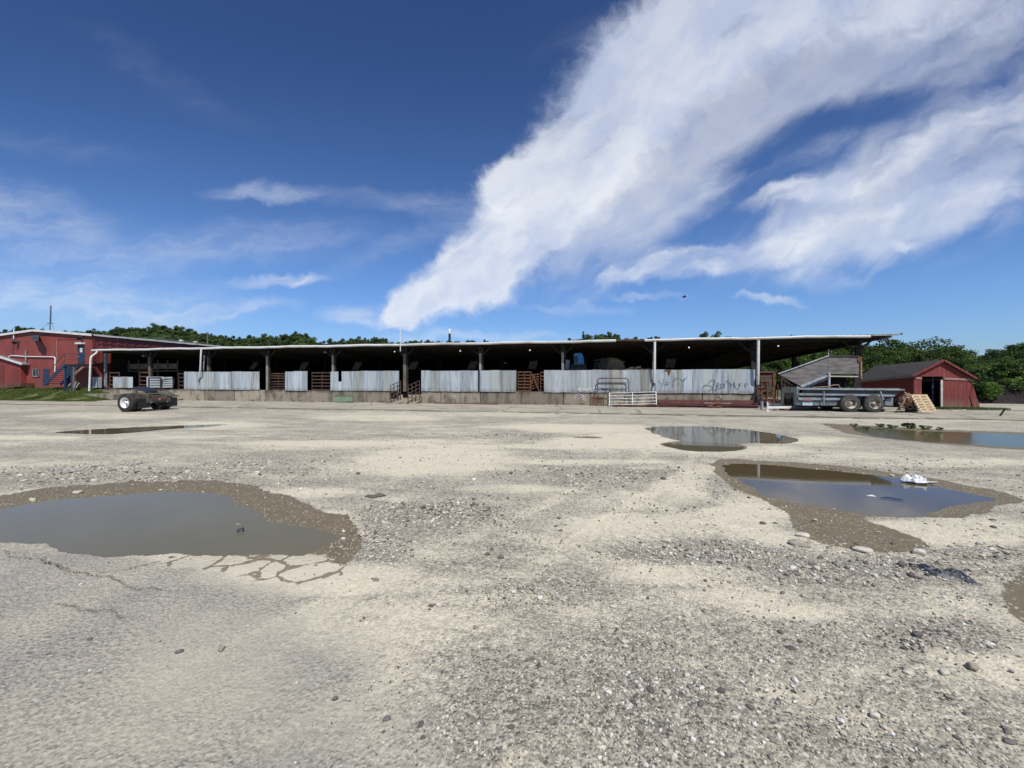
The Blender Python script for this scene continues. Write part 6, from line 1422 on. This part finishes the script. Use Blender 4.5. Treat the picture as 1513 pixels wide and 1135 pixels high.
# grass
def grass():
    N = 60000; x = rng.uniform(X(-30, 24), XB2 + 2, N); y = rng.uniform(22.6, 25.6, N); k = fbm(x * 1.2, y * 1.2, 66) > .40; x, y = x[k], y[k]
    sx, sy = G(1412, 605); n2 = 9000; t = rng.uniform(0, 6.28, n2); q = np.sqrt(rng.random(n2)); x2 = sx + q * np.cos(t) * 2.5; y2 = sy + q * np.sin(t) * .7
    x = np.concatenate([x, x2]); y = np.concatenate([y, y2]); 
    gz, _, _ = terrain(x, y); n = len(x); h = rng.uniform(.05, .16, n); a = rng.uniform(0, 6.28, n); w = .018; lx, ly = rng.normal(0, .05, n), rng.normal(0, .05, n)
    V = np.stack([np.stack([x - w * np.cos(a), y - w * np.sin(a), gz - .01], 1), np.stack([x + w * np.cos(a), y + w * np.sin(a), gz - .01], 1), np.stack([x + lx, y + ly, gz + h], 1)], 1).reshape(-1, 3)
    me = npmesh('grass', V, np.arange(len(V)).reshape(-1, 3), M['grassm'], 3); o = bpy.data.objects.new('grass', me); col.objects.link(o); tag(o, 'short rough grass on the bank below the red building and by the shed', 'grass', kind='stuff')
grass()


for i in range(34):
    px = 1438 + i * 4.4 + random.uniform(-3, 3); yv = random.uniform(34.2, 39.5); x = W(px, 500, yv)[0]; z = random.uniform(.2, .7)
    plant(KB[i % 2], x, yv, z - .3, random.uniform(.35, .65), 'dark brush growing on the earth bank at the far right', 'brush on the dark earth bank', 'bush', 'bush', 1.3)
# ------------------------------------------------------------------ light and sky
SE, SA = R(56), R(28)                        # elevation; direction to the sun: behind the camera, to the right
sun = bpy.data.lights.new('sun', 'SUN'); so = bpy.data.objects.new('sun', sun); col.objects.link(so)
sd = Vector((math.sin(SA) * math.cos(SE), -math.cos(SA) * math.cos(SE), math.sin(SE)))
so.rotation_euler = sd.to_track_quat('Z', 'Y').to_euler(); sun.energy = 4.5; sun.angle = R(.53); sun.color = (1, .955, .88)
w = bpy.data.worlds.new('World'); sc.world = w; w.use_nodes = True
def world():
    m = NT('World', w); d = m.n('ShaderNodeTexCoord').outputs['Generated']
    sky = m.n('ShaderNodeTexSky', sky_type='NISHITA'); sky.sun_disc = False; sky.sun_elevation = SE; sky.sun_rotation = math.atan2(sd.x, sd.y)
    sky.air_density = 1.0; sky.dust_density = .6; sky.ozone_density = 2.0; sky.altitude = 200
    sx = m.n('ShaderNodeSeparateXYZ', i_0=d)
    fw = m.vmath('DOT_PRODUCT', d, (-ST, CT, 0), 'Value'); rt = m.vmath('DOT_PRODUCT', d, (CT, ST, 0), 'Value')
    ok = m.ramp(fw, .05, .2); fs = m.math('MAXIMUM', fw, .05)
    u = m.math('DIVIDE', rt, fs); v = m.math('DIVIDE', sx.outputs[2], fs)
    cv = m.n('ShaderNodeCombineXYZ', i_0=u, i_1=v).outputs[0]
    n1 = m.noise(cv, 3.2, 5, .55, out='Color'); n2 = m.noise(cv, 14, 4, .6, out='Color')
    wv = m.vmath('ADD', cv, m.vmath('SCALE', m.vmath('SUBTRACT', n1, (.5, .5, .5)), .15)); wv = m.vmath('ADD', wv, m.vmath('SCALE', m.vmath('SUBTRACT', n2, (.5, .5, .5)), .05))
    def acc(L, src):
        tot = None
        for px, py, rx, ry, an, wt in L:
            mp = m.n('ShaderNodeMapping', vector_type='TEXTURE'); m.put(mp.inputs['Vector'], src)
            mp.inputs['Location'].default_value = ((px - CX) / F, (HY - py) / F, 0); mp.inputs['Rotation'].default_value = (0, 0, R(-an)); mp.inputs['Scale'].default_value = (rx / F, ry / F, 1)
            ln = m.vmath('LENGTH', mp.outputs[0], out='Value'); b = m.ramp(ln, 0.25, 1.25, wt, 0.0)
            tot = b if tot is None else m.math('ADD', tot, b)
        return tot
    CR = [(612, 452, 58, 28, -22, .9), (680, 418, 105, 52, -30, 1.0), (755, 360, 115, 80, -42, 1.0), (735, 268, 62, 34, -15, .9), (820, 280, 125, 85, -45, 1.0), (890, 185, 135, 100, -45, 1.0), (965, 100, 150, 110, -38, 1.0), (1060, 35, 190, 100, -18, .9), (1240, 20, 200, 80, -5, .55), (1400, 10, 200, 70, 0, .45)]
    C2 = [(1010, 390, 130, 28, -8, .95), (1110, 372, 130, 30, -6, .8), (1150, 292, 80, 18, -8, .8), (1230, 280, 100, 32, -14, .7), (1250, 340, 150, 40, -14, .65), (1330, 235, 140, 30, -26, .9), (1450, 172, 130, 30, -25, .95), (1430, 290, 180, 30, -14, .7), (930, 408, 70, 12, -12, .5)]
    VE = [(1250, 60, 430, 120, -6, 1.1), (900, 340, 170, 80, -42, .7), (1000, 235, 210, 100, -38, .85), (1120, 160, 230, 90, -22, .75), (1400, 250, 300, 130, -22, .95), (1260, 335, 270, 70, -14, .6), (1010, 330, 120, 30, -32, .15), (1150, 205, 140, 30, -26, -.4), (1290, 160, 170, 36, -8, -.5)]
    WS = [(400, 292, 95, 15, -3, .42), (620, 305, 150, 20, 2, .22), (410, 413, 78, 10, -4, .75), (310, 452, 140, 14, -2, .5), (530, 460, 60, 18, -4, .70), (30, 330, 210, 60, 8, .32), (100, 440, 280, 60, 4, .38), (330, 365, 220, 34, -4, .26), (1130, 437, 55, 7, 3, .5), (1220, 412, 70, 14, 3, .25), (1340, 368, 26, 8, 0, .45), (640, 345, 200, 22, -20, .12), (240, 110, 160, 26, 28, .05), (60, 215, 180, 20, 3, .06), (700, 495, 160, 10, 0, .4), (960, 440, 60, 6, 6, .3), (850, 452, 90, 7, 0, .25)]
    rotv = lambda src, dg: m.n('ShaderNodeVectorRotate', rotation_type='Z_AXIS', i_Vector=src, i_Angle=R(dg)).outputs[0]
    f1 = m.noise(wv, 9, 9, .66); f2 = m.noise(m.stretch(rotv(wv, -30), (.9, 2.4, 1)), 4.0, 7, .56)
    fib = m.noise(m.stretch(rotv(wv, -34), (.8, 3.2, 1)), 4.0, 6, .52); fib2 = m.noise(m.stretch(rotv(wv, -18), (.8, 3.2, 1)), 5.0, 6, .52)
    a1 = acc(CR, wv); k1 = m.ramp(m.math('ADD', a1, m.math('MULTIPLY', m.math('SUBTRACT', f1, .5), m.ramp(a1, .0, .25, .0, 1.5))), .05, 1.0)
    k1 = m.math('MULTIPLY', k1, m.ramp(m.math('ADD', fib, m.math('MULTIPLY', a1, .10)), .34, .62, .58, 1.0))
    a2 = acc(C2, wv); k2 = m.ramp(m.math('ADD', a2, m.math('MULTIPLY', m.math('SUBTRACT', f2, .5), m.ramp(a2, .0, .25, .0, 2.2))), .05, 1.35)
    k2 = m.math('MULTIPLY', k2, m.ramp(fib2, .36, .64, .36, 1.0))
    a3 = acc(VE, cv); k3 = m.ramp(m.math('ADD', a3, m.math('MULTIPLY', m.math('SUBTRACT', fib, .5), m.ramp(a3, .0, .3, .0, 2.0))), .0, 1.3)
    a4 = acc(WS, wv); f4 = m.noise(m.stretch(rotv(wv, -4), (1, 4.5, 1)), 5, 8, .64); k4 = m.math('MULTIPLY', a4, m.ramp(f4, .32, .72, .35, 1.25))
    den = m.math('MULTIPLY', k1, .86); inv = m.math('MULTIPLY', m.math('SUBTRACT', 1.0, den), m.math('SUBTRACT', 1.0, m.math('MULTIPLY', k2, .78)))
    inv = m.math('MULTIPLY', inv, m.math('SUBTRACT', 1.0, m.math('MULTIPLY', k3, .58))); den = m.math('SUBTRACT', 1.0, inv); den = m.math('ADD', den, m.math('MULTIPLY', k4, .8), clamp=True)
    den = m.math('MULTIPLY', den, ok)
    sh = m.noise(m.vmath('ADD', m.stretch(m.n('ShaderNodeVectorRotate', rotation_type='Z_AXIS', i_Vector=wv, i_Angle=R(-42)).outputs[0], (1, 2.0, 1)), (.02, .04, 0)), 3.6, 7, .58)
    cc = m.mix(m.ramp(sh, .34, .60), (.64, .71, .87), (.88, .91, .96)); cc = m.mix(m.ramp(v, .95, .3), m.mix(.45, cc, (.36, .44, .66)), cc)
    sk = m.vmath('SCALE', sky.outputs[0], .118)
    sk = m.vmath('MULTIPLY', sk, (.60, .825, 1.165))
    # deepen away from the sun / with height
    sk = m.mix(m.ramp(v, .10, 1.0), sk, m.vmath('MULTIPLY', sk, (.56,.58,.64)))
    sk = m.mix(m.ramp(v, .30, .0), sk, m.vmath('MULTIPLY', sk, (.92, .88, .88)))
    fin = m.mix(den, sk, cc)
    bg = m.n('ShaderNodeBackground'); m.put(bg.inputs[0], fin); bg.inputs[1].default_value = 1.0
    o = m.n('ShaderNodeOutputWorld'); m.t.links.new(bg.outputs[0], o.inputs[0])
world()
w.cycles.sampling_method = 'MANUAL'; w.cycles.sample_map_resolution = 512
sc.view_settings.view_transform = 'Standard'; sc.view_settings.look = 'None'; sc.view_settings.exposure = 0; sc.view_settings.gamma = 1
